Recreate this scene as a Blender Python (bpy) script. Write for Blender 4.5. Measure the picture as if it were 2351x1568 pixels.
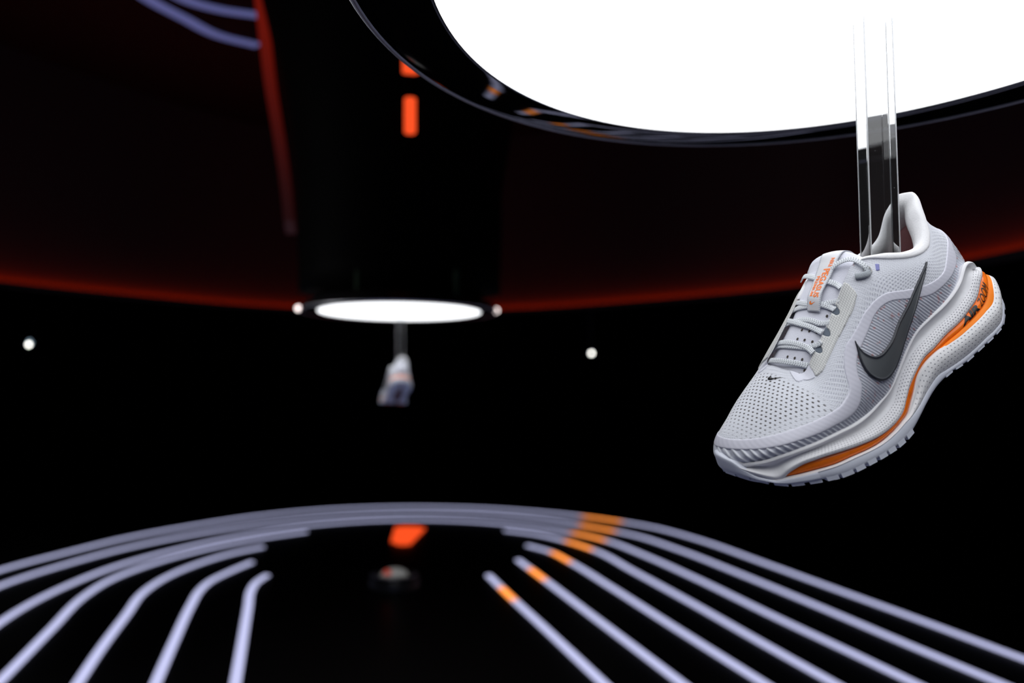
import bpy, bmesh, math, random
import numpy as np
from mathutils import Vector, Matrix, geometry
from mathutils.bvhtree import BVHTree

random.seed(7)
SC = bpy.context.scene
COL = SC.collection
for o in list(bpy.data.objects):
    bpy.data.objects.remove(o)

# ------------------------------------------------------------------ camera, world, lights, exposure
CAM_Z = 1.1                       # floor is z = 0
PITCH = math.atan(97 / 2286.0)
cam_d = bpy.data.cameras.new('camera')
cam = bpy.data.objects.new('camera', cam_d)
COL.objects.link(cam)
cam.location = (0, 0, CAM_Z)
cam.rotation_euler = (math.pi / 2 + PITCH, 0, 0)
cam_d.sensor_width = 36.0
cam_d.lens = 36.0 * 2286.0 / 2351.0
cam_d.clip_start = 0.02
cam_d.dof.use_dof = True
cam_d.dof.focus_distance = 0.80
cam_d.dof.aperture_fstop = 4.0
SC.camera = cam

world = bpy.data.worlds.new('dark_room')
SC.world = world
world.use_nodes = True
world.node_tree.nodes['Background'].inputs[0].default_value = (0.10, 0.11, 0.16, 1)
world.node_tree.nodes['Background'].inputs[1].default_value = 0.0
SC.view_settings.view_transform = 'Standard'
SC.view_settings.look = 'None'
SC.view_settings.gamma = 1.0
SC.view_settings.use_curve_mapping = False
SC.view_settings.exposure = 0.0
SC.cycles.caustics_reflective = False
SC.cycles.caustics_refractive = False
SC.cycles.max_bounces = 10
SC.cycles.transmission_bounces = 10

LAMP_POWER = 2.35                 # radiance of the white lamp panels
LED_POWER = 0.95                  # radiance of the floor strips




def soft_light(name, loc, aim, size, energy, color):
    a = bpy.data.lights.new(name, 'AREA')
    a.shape = 'SQUARE'; a.size = size; a.energy = energy; a.color = color
    o = bpy.data.objects.new(name, a)
    COL.objects.link(o)
    o.location = loc
    o.rotation_euler = (Vector(aim) - Vector(loc)).to_track_quat('-Z', 'Y').to_euler()
    return o


# added fills: two standing in for floor-line glow, one at left for the rim
soft_light('floor_fill', (-.15, -.25, .05), (.30, .78, 1.15), 1.6, 2.4, (.58, .64, 1.0))
soft_light('floor_fill', (-.45, 3.1, .05), (-.45, 3.95, 1.2), 1.2, 4.0, (.50, .56, 1.0))
soft_light('rim_fill', (-2.5, 3.2, 1.25), (-.1, .95, 1.35), .9, 16.0, (.95, .97, 1.0))


# ------------------------------------------------------------------ material helpers
def mat(name, color, rough=0.5, metal=0.0, spec=0.5, coat=0.0, emit=None, strength=0.0, trans=0.0, ior=1.45, sheen=0.0):
    m = bpy.data.materials.new(name)
    m.use_nodes = True
    b = m.node_tree.nodes['Principled BSDF']
    b.inputs['Base Color'].default_value = (*color, 1)
    b.inputs['Roughness'].default_value = rough
    b.inputs['Metallic'].default_value = metal
    b.inputs['Specular IOR Level'].default_value = spec
    b.inputs['Coat Weight'].default_value = coat
    b.inputs['Coat Roughness'].default_value = 0.08
    b.inputs['Transmission Weight'].default_value = trans
    b.inputs['IOR'].default_value = ior
    b.inputs['Sheen Weight'].default_value = sheen
    if emit:
        b.inputs['Emission Color'].default_value = (*emit, 1)
        b.inputs['Emission Strength'].default_value = strength
    return m


class NT:
    """small shorthand for building node trees"""
    def __init__(self, m):
        self.m = m
        self.t = m.node_tree
        self.b = self.t.nodes['Principled BSDF']

    def n(self, kind, **kw):
        nd = self.t.nodes.new(kind)
        for k, v in kw.items():
            setattr(nd, k, v)
        return nd

    def link(self, a, b):
        self.t.links.new(a, b)

    def val(self, x, sock):
        if isinstance(x, (int, float)):
            sock.default_value = x
        else:
            self.link(x, sock)

    def math(self, op, a, b=0.0, c=None):
        nd = self.n('ShaderNodeMath', operation=op)
        self.val(a, nd.inputs[0])
        self.val(b, nd.inputs[1])
        if c is not None:
            self.val(c, nd.inputs[2])
        return nd.outputs[0]

    def uv(self, name='UVMap'):
        nd = self.n('ShaderNodeUVMap', uv_map=name)
        sp = self.n('ShaderNodeSeparateXYZ')
        self.link(nd.outputs[0], sp.inputs[0])
        return sp.outputs[0], sp.outputs[1]

    def obj(self):
        nd = self.n('ShaderNodeTexCoord')
        return nd.outputs['Object']

    def noise(self, vec, scale, detail=2.0):
        nd = self.n('ShaderNodeTexNoise')
        nd.inputs['Scale'].default_value = scale
        nd.inputs['Detail'].default_value = detail
        if vec is not None:
            self.link(vec, nd.inputs['Vector'])
        return nd.outputs['Fac']

    def ss(self, x, lo, hi, a=0.0, b=1.0):
        nd = self.n('ShaderNodeMapRange', interpolation_type='SMOOTHSTEP')
        self.val(x, nd.inputs['Value'])
        nd.inputs['From Min'].default_value = lo
        nd.inputs['From Max'].default_value = hi
        nd.inputs['To Min'].default_value = a
        nd.inputs['To Max'].default_value = b
        return nd.outputs[0]

    def mixc(self, fac, a, b):
        nd = self.n('ShaderNodeMix', data_type='RGBA')
        self.val(fac, nd.inputs[0])
        for x, s in ((a, nd.inputs[6]), (b, nd.inputs[7])):
            if isinstance(x, tuple):
                s.default_value = (*x, 1)
            else:
                self.link(x, s)
        return nd.outputs[2]

    def bump(self, h, strength, dist):
        nd = self.n('ShaderNodeBump')
        nd.inputs['Strength'].default_value = strength
        nd.inputs['Distance'].default_value = dist
        self.link(h, nd.inputs['Height'])
        self.link(nd.outputs[0], self.b.inputs['Normal'])

    def dots(self, u, v, du, dv, radius, stagger=True, ax=1.0):
        """staggered grid of round dots -> distance from the nearest dot centre, in units of radius"""
        vv = self.math('DIVIDE', v, dv)
        row = self.math('FLOOR', vv)
        uu = self.math('DIVIDE', u, du)
        if stagger:
            uu = self.math('ADD', uu, self.math('MULTIPLY', self.math('MODULO', self.math('ABSOLUTE', row), 2.0), 0.5))
        fu = self.math('SUBTRACT', self.math('FRACT', uu), 0.5)
        fv = self.math('SUBTRACT', self.math('FRACT', vv), 0.5)
        a = self.math('MULTIPLY', fu, du / radius / ax)
        b = self.math('MULTIPLY', fv, dv / radius)
        return self.math('SQRT', self.math('ADD', self.math('MULTIPLY', a, a), self.math('MULTIPLY', b, b)))


# ------------------------------------------------------------------ object helpers
def tag(o, label=None, cat=None, group=None, kind=None):
    if label: o['label'] = label
    if cat: o['category'] = cat
    if group: o['group'] = group
    if kind: o['kind'] = kind
    elif cat: o['kind'] = 'thing'
    return o


def empty(name, loc=(0, 0, 0), matrix=None):
    o = bpy.data.objects.new(name, None)
    o.empty_display_size = 0.05
    COL.objects.link(o)
    if matrix is not None:
        o.matrix_world = matrix
    else:
        o.location = loc
    return o


def mesh_obj(name, verts, faces, m, parent=None, smooth=True, uvs=None, mats=None):
    me = bpy.data.meshes.new(name)
    me.from_pydata([tuple(map(float, v)) for v in verts], [], [tuple(map(int, f_)) for f_ in faces])
    if uvs is not None:
        ul = me.uv_layers.new(name='UVMap')
        li = np.zeros(len(me.loops), dtype=np.int32)
        me.loops.foreach_get('vertex_index', li)
        ul.data.foreach_set('uv', np.asarray(uvs, dtype=np.float32)[li].ravel())
    if smooth:
        me.polygons.foreach_set('use_smooth', [True] * len(me.polygons))
    me.materials.append(m)
    me.update()
    o = bpy.data.objects.new(name, me)
    COL.objects.link(o)
    if parent is not None:
        o.parent = parent
    return o


def bm_obj(name, bm, m, parent=None, smooth=False):
    me = bpy.data.meshes.new(name)
    bmesh.ops.recalc_face_normals(bm, faces=bm.faces[:])
    bm.to_mesh(me)
    bm.free()
    if smooth:
        me.polygons.foreach_set('use_smooth', [True] * len(me.polygons))
    me.materials.append(m)
    o = bpy.data.objects.new(name, me)
    COL.objects.link(o)
    if parent is not None:
        o.parent = parent
    return o


def box_bm(sx, sy, sz, center=(0, 0, 0), bevel=0.0, seg=2):
    bm = bmesh.new()
    bmesh.ops.create_cube(bm, size=1.0)
    for v in bm.verts:
        v.co = Vector((v.co.x * sx + center[0], v.co.y * sy + center[1], v.co.z * sz + center[2]))
    if bevel:
        bmesh.ops.bevel(bm, geom=bm.edges[:], offset=bevel, segments=seg, affect='EDGES', profile=0.5)
    return bm


def grid_faces(nu, nv, wrap_u=False, wrap_v=False):
    i, j = np.meshgrid(np.arange(nu if wrap_u else nu - 1), np.arange(nv if wrap_v else nv - 1), indexing='ij')
    i = i.ravel(); j = j.ravel()
    i2 = (i + 1) % nu; j2 = (j + 1) % nv
    return np.stack([i * nv + j, i2 * nv + j, i2 * nv + j2, i * nv + j2], 1)


# ------------------------------------------------------------------ curve maths
def hermite(tk, Y, tq, period=None):
    """C1 cubic through (tk, Y) evaluated at tq; periodic when period is given. Y: (n, ...)"""
    tk = np.asarray(tk, float); Y = np.asarray(Y, float); tq = np.asarray(tq, float)
    if period is not None:
        tk = np.concatenate([tk[-2:] - period, tk, tk[:3] + period])
        Y = np.concatenate([Y[-2:], Y, Y[:3]])
        tq = np.mod(tq - tk[2], period) + tk[2]
    h = np.diff(tk)
    d = np.diff(Y, axis=0) / h.reshape(-1, *([1] * (Y.ndim - 1)))
    m = np.empty_like(Y)
    w0 = (h[1:] / (h[1:] + h[:-1])).reshape(-1, *([1] * (Y.ndim - 1)))
    m[1:-1] = d[:-1] * w0 + d[1:] * (1 - w0)
    m[0] = d[0]; m[-1] = d[-1]
    k = np.clip(np.searchsorted(tk, tq, side='right') - 1, 0, len(tk) - 2)
    sh = (-1,) + (1,) * (Y.ndim - 1)
    hk = h[k].reshape(sh); x = ((tq - tk[k]) / h[k]).reshape(sh)
    return ((1 + 2 * x) * (1 - x) ** 2 * Y[k] + x * (1 - x) ** 2 * hk * m[k]
            + x * x * (3 - 2 * x) * Y[k + 1] + x * x * (x - 1) * hk * m[k + 1])


def arc(P, closed=False):
    P = np.asarray(P, float)
    Q = np.concatenate([P, P[:1]]) if closed else P
    return np.concatenate([[0], np.cumsum(np.linalg.norm(np.diff(Q, axis=0), axis=1))])


def smooth_poly(P, n, closed=False):
    """n points evenly spread along a smooth curve through P (length taken over the first three columns)"""
    P = np.asarray(P, float)
    a = arc(P[:, :3], closed)
    if closed:
        fine = hermite(a[:-1], P, np.linspace(0, a[-1], 12 * len(P), endpoint=False), period=a[-1])
    else:
        fine = hermite(a, P, np.linspace(0, a[-1], 12 * len(P)))
    b = arc(fine[:, :3], closed)
    if closed:
        fine = np.concatenate([fine, fine[:1]])
    q = np.linspace(0, b[-1], n, endpoint=not closed)
    return np.stack([np.interp(q, b, fine[:, k]) for k in range(fine.shape[1])], 1)


def normals_grid(G, wrap=True):
    du = np.roll(G, -1, 0) - np.roll(G, 1, 0)
    if not wrap:
        du[0] = G[1] - G[0]; du[-1] = G[-1] - G[-2]
    dv = np.gradient(G, axis=1)
    n = np.cross(dv, du)
    n /= np.linalg.norm(n, axis=2)[..., None] + 1e-12
    return n


# ================================================================== the dark hall
def px(x, y, depth):
    """world point seen at that place of the frame, at that depth in front of the camera"""
    d = Vector(((x - 1175.5) / 2286.0, 1.0, -(y - 784.0) / 2286.0))
    c, s = math.cos(PITCH), math.sin(PITCH)
    w = Vector((d.x, c * d.y - s * d.z, s * d.y + c * d.z))
    return Vector((0, 0, CAM_Z)) + w * (depth / w.y)


def px_z(x, y, z):
    """same, on the level plane at height z"""
    d = px(x, y, 1.0) - Vector((0, 0, CAM_Z))
    return Vector((0, 0, CAM_Z)) + d * ((z - CAM_Z) / d.z)


M_FLOOR = mat('black_gloss_floor', (.0032, .0032, .0036), rough=.38, spec=.2)
M_WALL = mat('black_matt_wall', (.0022, .0022, .0035), rough=.9, spec=.1)
M_CEIL = mat('black_ceiling', (.002, .002, .002), rough=.6, spec=.15)
M_SOFFIT = mat('dark_soffit', (.04, .03, .03), rough=.8, spec=.03)
M_COLUMN = mat('black_lacquer_column', (.0018, .0016, .0016), rough=.6, spec=.02)
M_RING = mat('black_lacquer_ring', (.002, .002, .0022), rough=.02, spec=.6)
M_STEEL = mat('satin_steel', (.62, .62, .64), rough=.42, metal=1.0)
M_HOUSING = mat('black_housing', (.010, .010, .011), rough=.4)


def lamp_material(name, col, k):
    m = mat(name, (.04, .04, .04), rough=.5, emit=col, strength=k)
    return m


def blend_material(name, a, b):
    """orange stretch whose ends run over into the lilac of the line"""
    m = mat(name, (.04, .04, .04), rough=.5, emit=b, strength=1.0)
    t = NT(m)
    u, v = t.uv()
    e = t.math('ABSOLUTE', t.math('SUBTRACT', u, .5))
    t.link(t.mixc(t.ss(e, .24, .5), b, a), t.b.inputs['Emission Color'])
    return m


M_PANEL = lamp_material('white_panel', (.95, .965, 1.0), LAMP_POWER)
LILAC = (.64, .66, 1.0)
M_STRIP = lamp_material('lilac_led', LILAC, LED_POWER)
M_STRIP_O = blend_material('orange_led', tuple(c * LED_POWER for c in LILAC), (1.9, .56, .11))
M_CEIL_GLOW = lamp_material('dim_blue_reflection', (.25, .28, .72), .34)  # glow stands in for floor lines mirrored in the ceiling
M_RED = lamp_material('red_led', (1.0, .050, .003), 9.5)
M_RED_S = lamp_material('red_reflection_glow', (1.0, .085, .016), 1.05)  # glow painted in for red reflections on column and floor
M_RED_DIM = lamp_material('dim_red_wash', (1.0, .035, .006), .045)
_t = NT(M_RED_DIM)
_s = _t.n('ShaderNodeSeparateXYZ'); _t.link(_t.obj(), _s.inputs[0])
_t.link(_t.ss(_s.outputs[2], .25, 1.45, .012, .16), _t.b.inputs['Emission Strength'])  # red light wash put into the emission, fading downwards
M_SPOT = lamp_material('spot_lens', (1.0, .98, .93), 7.0)
M_SPOT_B = lamp_material('blue_spot_lens', (.42, .62, .80), 1.2)
M_GLINT = lamp_material('rim_glint_glow', (1.0, .86, .84), 3.2)  # glow standing in for highlights on the rim

# floor, walls, ceiling
def slab(name, lo, hi, m):
    c = [(a + b) / 2 for a, b in zip(lo, hi)]; d = [b - a for a, b in zip(lo, hi)]
    o = bm_obj(name, box_bm(*d), m); o.location = c
    return tag(o, kind='structure')


RX0, RX1, RY0, RY1, RZ = -8.0, 8.0, -3.0, 12.5, 3.05
slab('floor', (RX0, RY0, -.12), (RX1, RY1, 0), M_FLOOR)
slab('ceiling', (RX0, RY0, RZ), (RX1, RY1, RZ + .12), M_CEIL)
slab('wall_back', (RX0, RY1, 0), (RX1, RY1 + .12, RZ), M_WALL)
slab('wall_left', (RX0 - .12, RY0, 0), (RX0, RY1, RZ), M_WALL)
slab('wall_right', (RX1, RY0, 0), (RX1 + .12, RY1, RZ), M_WALL)
slab('wall_front', (RX0, RY0 - .12, 0), (RX1, RY0, RZ), M_WALL)

# curved soffit hanging from the ceiling, with a red light along its lower edge
SOF = [(-13.1, -1.2), (-9.2, .3), (-6.7, 2.4), (-5.75, 5.0), (-5.3, 7.4), (-4.88, 9.46), (-4.19, 10.92), (-3.18, 12.45), (-2.3, 13.15), (-1.45, 13.40), (-.6, 13.30), (.14, 12.94), (1.64, 11.55), (2.94, 9.79), (3.50, 8.30), (3.72, 7.16), (3.95, 4.9), (4.9, 2.4), (7.8, .3), (13.1, -1.2)]
SOF = smooth_poly(np.array(SOF) * .60, 420)
t_ = np.gradient(SOF, axis=0); nrm_ = np.stack([t_[:, 1], -t_[:, 0]], 1); nrm_ /= np.linalg.norm(nrm_, axis=1)[:, None]
ZS = CAM_Z + .565


def sweep(name, profile, m, parent=None):
    """profile: closed list of (inward offset, height)"""
    P = np.array(profile)
    V = np.concatenate([SOF[:, None, :] + nrm_[:, None, :] * P[None, :, 0:1], np.broadcast_to(P[None, :, 1:2], (len(SOF), len(P), 1))], 2)
    n = len(P)
    f = [tuple(r) for r in grid_faces(len(SOF), n, wrap_v=True)] + [tuple(range(n)), tuple(range(len(SOF) * n - 1, len(SOF) * n - n - 1, -1))]
    return mesh_obj(name, V.reshape(-1, 3), f, m, parent, smooth=False)


tag(sweep('trim_1', [(-.10, ZS), (.045, ZS), (.045, ZS + .018), (.038, ZS + .018), (.038, ZS + .012), (0, ZS + .012), (0, RZ), (-.10, RZ)], M_SOFFIT), kind='structure')
tag(sweep('cove_light', [(.002, ZS + .0125), (.036, ZS + .0125), (.036, ZS + .0155), (.032, ZS + .0172), (.006, ZS + .0172), (.002, ZS + .0155)], M_RED),
    'long red light line along the lower edge of the curved soffit', 'light')

# ------------------------------------------------------------------ floor light lines
LINES = {
 'L1': [(538, 1580), (545, 1540), (570, 1390), (576, 1355), (588, 1336), (612, 1320)],
 'L2': [(345, 1595), (400, 1470), (440, 1385), (458, 1355), (480, 1335), (530, 1310), (577, 1290)],
 'L3': [(160, 1595), (230, 1490), (290, 1410), (330, 1358), (380, 1325), (450, 1295), (540, 1268), (603, 1255)],
 'L4': [(-40, 1602), (0, 1562), (120, 1440), (190, 1370), (250, 1332), (360, 1290), (480, 1258), (600, 1235), (703, 1220)],
 'O3': [(-200, 1595), (-100, 1511), (0, 1428), (60, 1390), (150, 1345), (270, 1298), (400, 1262), (550, 1230), (700, 1207), (850, 1195), (930, 1193), (1050, 1195), (1200, 1207), (1320, 1224), (1400, 1243), (1470, 1270), (1600, 1328), (1800, 1425), (1960, 1500), (2110, 1572)],
 'O2': [(-450, 1620), (-300, 1520), (-150, 1424), (0, 1344), (150, 1295), (300, 1255), (450, 1225), (600, 1202), (770, 1185), (930, 1178), (1100, 1180), (1250, 1193), (1350, 1208), (1450, 1227), (1560, 1262), (1700, 1317), (1900, 1400), (2100, 1485), (2320, 1577)],
 'O1': [(-650, 1650), (-450, 1532), (-200, 1386), (0, 1308), (150, 1268), (300, 1232), (450, 1205), (600, 1183), (770, 1168), (930, 1163), (1100, 1166), (1250, 1176), (1400, 1193), (1500, 1210), (1600, 1237), (1750, 1290), (1900, 1345), (2100, 1418), (2351, 1512), (2560, 1590)],
 'R4': [(1160, 1217), (1230, 1226), (1300, 1242), (1370, 1265), (1450, 1308), (1600, 1390), (1750, 1475), (1920, 1570)],
 'R3': [(1212, 1252), (1260, 1265), (1310, 1290), (1400, 1345), (1550, 1440), (1760, 1571)],
 'R2': [(1190, 1285), (1240, 1322), (1350, 1405), (1470, 1495), (1572, 1572)],
 'R1': [(1122, 1320), (1165, 1362), (1250, 1440), (1390, 1571)],
}
DASH = {'R1': (1166, 1363), 'R2': (1236, 1318), 'R3': (1286, 1279), 'R4': (1329, 1252), 'O3': (1355, 1231), 'O2': (1375, 1211), 'O1': (1383, 1191)}
LINE_LABEL = {
 'L1': 'innermost left lilac light line on the floor, with a short bend at its far end',
 'L2': 'second lilac floor light line from the middle on the left, bent at the far end',
 'L3': 'third lilac floor light line from the middle on the left, curved far end',
 'L4': 'fourth lilac floor line from the middle on the left, long curved end',
 'O3': 'innermost of the three lilac floor lines that run unbroken round the far end',
 'O2': 'middle of the three lilac floor lines that run unbroken round the far end',
 'O1': 'outermost lilac floor light line running unbroken round the far end',
 'R4': 'fourth lilac floor light line from the middle on the right, ending beside the dark centre',
 'R3': 'third lilac floor light line from the middle on the right, slightly bent, with orange patch',
 'R2': 'second lilac floor light line from the middle on the right, with orange patch',
 'R1': 'innermost right lilac floor light line, straight with orange patch near its end',
}


def strip_mesh(name, P, wid, hgt, m, parent=None, z0=.0):
    """low domed strip along a floor path"""
    T_ = np.gradient(P, axis=0); T_ /= np.linalg.norm(T_, axis=1)[:, None]
    W = np.stack([-T_[:, 1], T_[:, 0]], 1)
    ang = np.linspace(0, math.pi, 7)
    prof = [(-wid / 2, 0)] + [(-math.cos(a) * wid / 2, .35 * hgt + .65 * hgt * math.sin(a)) for a in ang] + [(wid / 2, 0)]
    prof = np.array(prof); n = len(prof)
    V = np.concatenate([P[:, None] + W[:, None] * prof[None, :, 0:1], np.broadcast_to(prof[None, :, 1:2] + z0, (len(P), n, 1))], 2)
    f = [tuple(r) for r in grid_faces(len(P), n, wrap_v=True)] + [tuple(range(n)), tuple(range(len(P) * n - 1, len(P) * n - n - 1, -1))]
    uv = np.stack([np.repeat(np.linspace(0, 1, len(P)), n), np.tile(np.linspace(0, 1, n), len(P))], 1)
    return mesh_obj(name, V.reshape(-1, 3), f, m, parent, smooth=False, uvs=uv)


def run_on(P, near, step=.25):
    """carry a straight line on past the near edge of the picture to depth y = near"""
    d = P[-1] - P[-2]; d = d / np.linalg.norm(d)
    if d[1] >= -.05 or P[-1][1] < near:
        return P
    L_ = (P[-1][1] - near) / -d[1]
    return np.concatenate([P, [P[-1] + d * L_]])


for key, pts in LINES.items():
    P = np.array([tuple(px_z(x, y, .004)[:2]) for x, y in pts])
    if key[0] == 'L':
        P = run_on(P[::-1], -1.2)
    elif key[0] == 'R':
        P = run_on(P, -1.2)
    else:
        P = run_on(P, -1.2); P = run_on(P[::-1], -1.2)[::-1]
    n = 260
    C_ = smooth_poly(P, n)
    if key in DASH:
        c = np.array(px_z(*DASH[key], .004)[:2])
        k = int(np.argmin(np.linalg.norm(C_ - c, axis=1)))
        C_ = smooth_poly(C_, 900)
        k = int(np.argmin(np.linalg.norm(C_ - c, axis=1)))
        a_ = arc(C_)
        half_ = .21 + .03 * abs(c[1] - 5)
        i0 = int(np.searchsorted(a_, a_[k] - half_)); i1 = int(np.searchsorted(a_, a_[k] + half_))
        root = empty('floor_light_line', (float(c[0]), float(c[1]), 0))
        off = -c
        strip_mesh('light_strip', C_[:i0 + 1] + off, .040, .008, M_STRIP, root)
        tag(strip_mesh('orange_patch', C_[i0:i1 + 1] + off, .040, .008, M_STRIP_O, root), 'glowing orange stretch of the line')
        strip_mesh('light_strip', C_[i1:] + off, .040, .008, M_STRIP, root)
        o = root
    else:
        o = strip_mesh('floor_light_line', C_, .040, .008, M_STRIP)
    tag(o, LINE_LABEL[key], 'light', 'lilac light lines on the floor')

# glowing patch painted for a red floor reflection, and a small black puck
Q = [px_z(x, y, .0) for x, y in ((908, 1211), (978, 1213), (938, 1254), (897, 1248))]
bm = bmesh.new()
lo = [bm.verts.new(v) for v in Q]; hi = [bm.verts.new(v + Vector((0, 0, .012))) for v in Q]
bm.faces.new(lo); bm.faces.new(hi[::-1])
for i in range(4):
    bm.faces.new([lo[i], lo[(i + 1) % 4], hi[(i + 1) % 4], hi[i]])
bmesh.ops.bevel(bm, geom=[e for e in bm.edges if abs(e.verts[0].co.z - e.verts[1].co.z) > .005], offset=.05, segments=3, affect='EDGES')
tag(bm_obj('floor_reflection', bm, M_RED_S), 'glowing orange-red patch standing for a reflection on the dark floor', 'light')

c0 = px_z(905, 1352, 0)
puck = tag(empty('floor_puck', c0), 'small round black puck with dim lens on the dark floor below the farther shoe', 'lamp')


def lathe(name, prof, m, parent=None, seg=40, smooth=True, loc=(0, 0, 0)):
    n = len(prof); V = []
    for i in range(seg):
        a = 2 * math.pi * i / seg
        V += [(loc[0] + r * math.cos(a), loc[1] + r * math.sin(a), loc[2] + z) for r, z in prof]
    return mesh_obj(name, V, grid_faces(seg, n, wrap_u=True), m, parent, smooth=smooth)


lathe('housing', [(0, 0), (.135, 0), (.138, .012), (.130, .055), (.118, .075), (.105, .080), (.095, .072), (0, .070)], M_HOUSING, puck)
lathe('trim_ring', [(.100, .079), (.112, .084), (.124, .079), (.118, .073), (.104, .073), (.100, .079)], M_STEEL, puck)
lathe('lens', [(0, .112), (.035, .106), (.062, .092), (.075, .073), (0, .073)], mat('frosted_lens', (.5, .5, .5), rough=.4, emit=(1, 1, .97), strength=.12), puck)
lathe('red_dot', [(0, .022), (.014, .018), (.022, .0), (0, 0)], lamp_material('dot_red', (1.0, .05, .004), .35), puck, loc=(-.03, -.055, .092))

# ------------------------------------------------------------------ the oval pendant lamps
EL_C = (0.2543, 0.6995); EL_A, EL_B, EL_R = .478, .317, 1.6175
LZ = .300


def oval(off, n=160):
    a = np.linspace(0, 2 * math.pi, n, endpoint=False)
    x, y = EL_A * np.cos(a), EL_B * np.sin(a)
    tx, ty = -EL_A * np.sin(a), EL_B * np.cos(a)
    L_ = np.hypot(tx, ty)
    x = x + ty / L_ * off; y = y - tx / L_ * off
    c, s = math.cos(EL_R), math.sin(EL_R)
    return np.stack([c * x - s * y, s * x + c * y], 1)


def oval_loft(name, prof, m, parent, cap0=False, cap1=False, smooth=True):
    R = np.stack([np.concatenate([oval(o), np.full((160, 1), z)], 1) for o, z in prof], 1)
    f = [tuple(r) for r in grid_faces(160, len(prof), wrap_u=True)]
    if cap0: f.append(tuple(i * len(prof) for i in range(160)))
    if cap1: f.append(tuple(i * len(prof) + len(prof) - 1 for i in range(160))[::-1])
    o = mesh_obj(name, R.reshape(-1, 3), f, m, parent, smooth=smooth)
    return o


def build_lamp():
    r = empty('pendant_lamp', (0, 0, 0))
    oval_loft('light_panel', [(-.0005, .0), (-.0005, .012)], M_PANEL, r, cap0=True, cap1=True, smooth=False)
    pr = [(.0, .0), (.0004, -.0005), (.002, -.0008), (.018, -.0013), (.032, -.0016), (.046, -.0016), (.056, -.0013), (.060, -.0010)]
    oval_loft('lacquer_ring', pr, M_RING, r)
    oval_loft('rim', [(.060, -.0010), (.0615, -.0022), (.0640, -.0018), (.0660, .0002), (.0668, .0025), (.0660, .004)], M_STEEL, r)
    oval_loft('housing', [(.0660, .004), (.050, .028), (.010, .045), (-.06, .050)], M_HOUSING, r, cap1=True)
    return r


lamp_a = build_lamp()
lamp_a.location = (EL_C[0], EL_C[1], CAM_Z + LZ)
tag(lamp_a, 'large glowing white oval pendant lamp with black lacquer ring, above the nearer shoe', 'lamp', 'oval pendant lamps')
zs = RZ - CAM_Z - LZ
lathe('stem', [(0, .048), (.09, .048), (.075, .10), (.055, .25), (.055, zs - .05), (.10, zs), (0, zs)], M_HOUSING, lamp_a)


def copy_tree(o, parent=None):
    c = o.copy(); COL.objects.link(c)
    if parent is not None:
        c.parent = parent
    for ch in list(o.children):
        copy_tree(ch, c)
    return c


FAR = Vector((-.441, 3.92, 0))
lamp_b = empty('pendant_lamp', (FAR.x, FAR.y, CAM_Z + LZ - .019))
for ch in list(lamp_a.children):
    if ch.name.split('.')[0] != 'stem':
        copy_tree(ch, lamp_b)
tag(lamp_b, 'smaller looking white oval pendant lamp farther off, under the black column', 'lamp', 'oval pendant lamps')
for x, y in ((685, 708), (1139, 713)):
    p = px(x, y, FAR.y) - Vector(lamp_b.location)
    bm = bmesh.new(); bmesh.ops.create_uvsphere(bm, u_segments=16, v_segments=10, radius=.011)
    for v in bm.verts:
        v.co += p
    bm_obj('rim_glint', bm, M_GLINT, lamp_b, smooth=True)  # glowing beads painted for the glints at both rim ends
for x, z0, z1 in ((822, .05, .145), (1048, .05, .11)):
    p = px(x, 700, FAR.y - .42) - Vector(lamp_b.location)
    bm = bmesh.new()
    bmesh.ops.create_cone(bm, cap_ends=True, segments=14, radius1=.010, radius2=.010, depth=.09)
    for v in bm.verts:
        v.co += Vector((p.x, p.y, .028 + .045))
    bm_obj('hanging_rod', bm, mat('greenish_rod', (.018, .035, .018), rough=.6, spec=.1), lamp_b, smooth=False)

# black column above the farther lamp, flaring towards the ceiling
cz = CAM_Z + LZ + .055
col = tag(empty('column', (FAR.x, FAR.y, cz)), 'black lacquered column flaring upwards above the farther lamp', 'column')
hh = RZ - cz
pr = [(0, 0), (.394, 0), (.395, .10), (.40, .22), (.40, .40), (.42, .52), (.46, .76), (.515, 1.02), (.58, 1.28), (.62, hh), (0, hh)]
pr = [(r, min(z, hh)) for r, z in pr]
lathe('shaft', pr, M_COLUMN, col, seg=96)


def on_column(x, y, lift=.0):
    """point of the column's surface seen at that place of the frame"""
    o = Vector((0, 0, CAM_Z)); d = (px(x, y, 1.0) - o).normalized()
    best = None
    for k in range(600, 2400):
        p = o + d * (k * .0025)
        r = math.hypot(p.x - FAR.x, p.y - FAR.y)
        rr = np.interp(p.z - cz, [q[1] for q in pr[1:-1]], [q[0] for q in pr[1:-1]])
        if r <= rr + lift and p.z > cz:
            return p - Vector((FAR.x, FAR.y, cz))
    return None


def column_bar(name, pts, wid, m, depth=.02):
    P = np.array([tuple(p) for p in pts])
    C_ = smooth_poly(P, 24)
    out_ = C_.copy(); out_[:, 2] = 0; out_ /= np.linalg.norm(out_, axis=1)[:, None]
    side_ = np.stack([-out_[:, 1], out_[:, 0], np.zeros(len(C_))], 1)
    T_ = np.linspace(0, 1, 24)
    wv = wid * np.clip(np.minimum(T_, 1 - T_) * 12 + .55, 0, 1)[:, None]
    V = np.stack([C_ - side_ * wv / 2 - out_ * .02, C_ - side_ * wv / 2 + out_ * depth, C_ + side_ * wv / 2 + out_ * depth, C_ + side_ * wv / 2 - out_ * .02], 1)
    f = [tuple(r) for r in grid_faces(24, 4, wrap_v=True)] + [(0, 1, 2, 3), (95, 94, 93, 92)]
    return mesh_obj(name, V.reshape(-1, 3), f, m, col, smooth=False)


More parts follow.
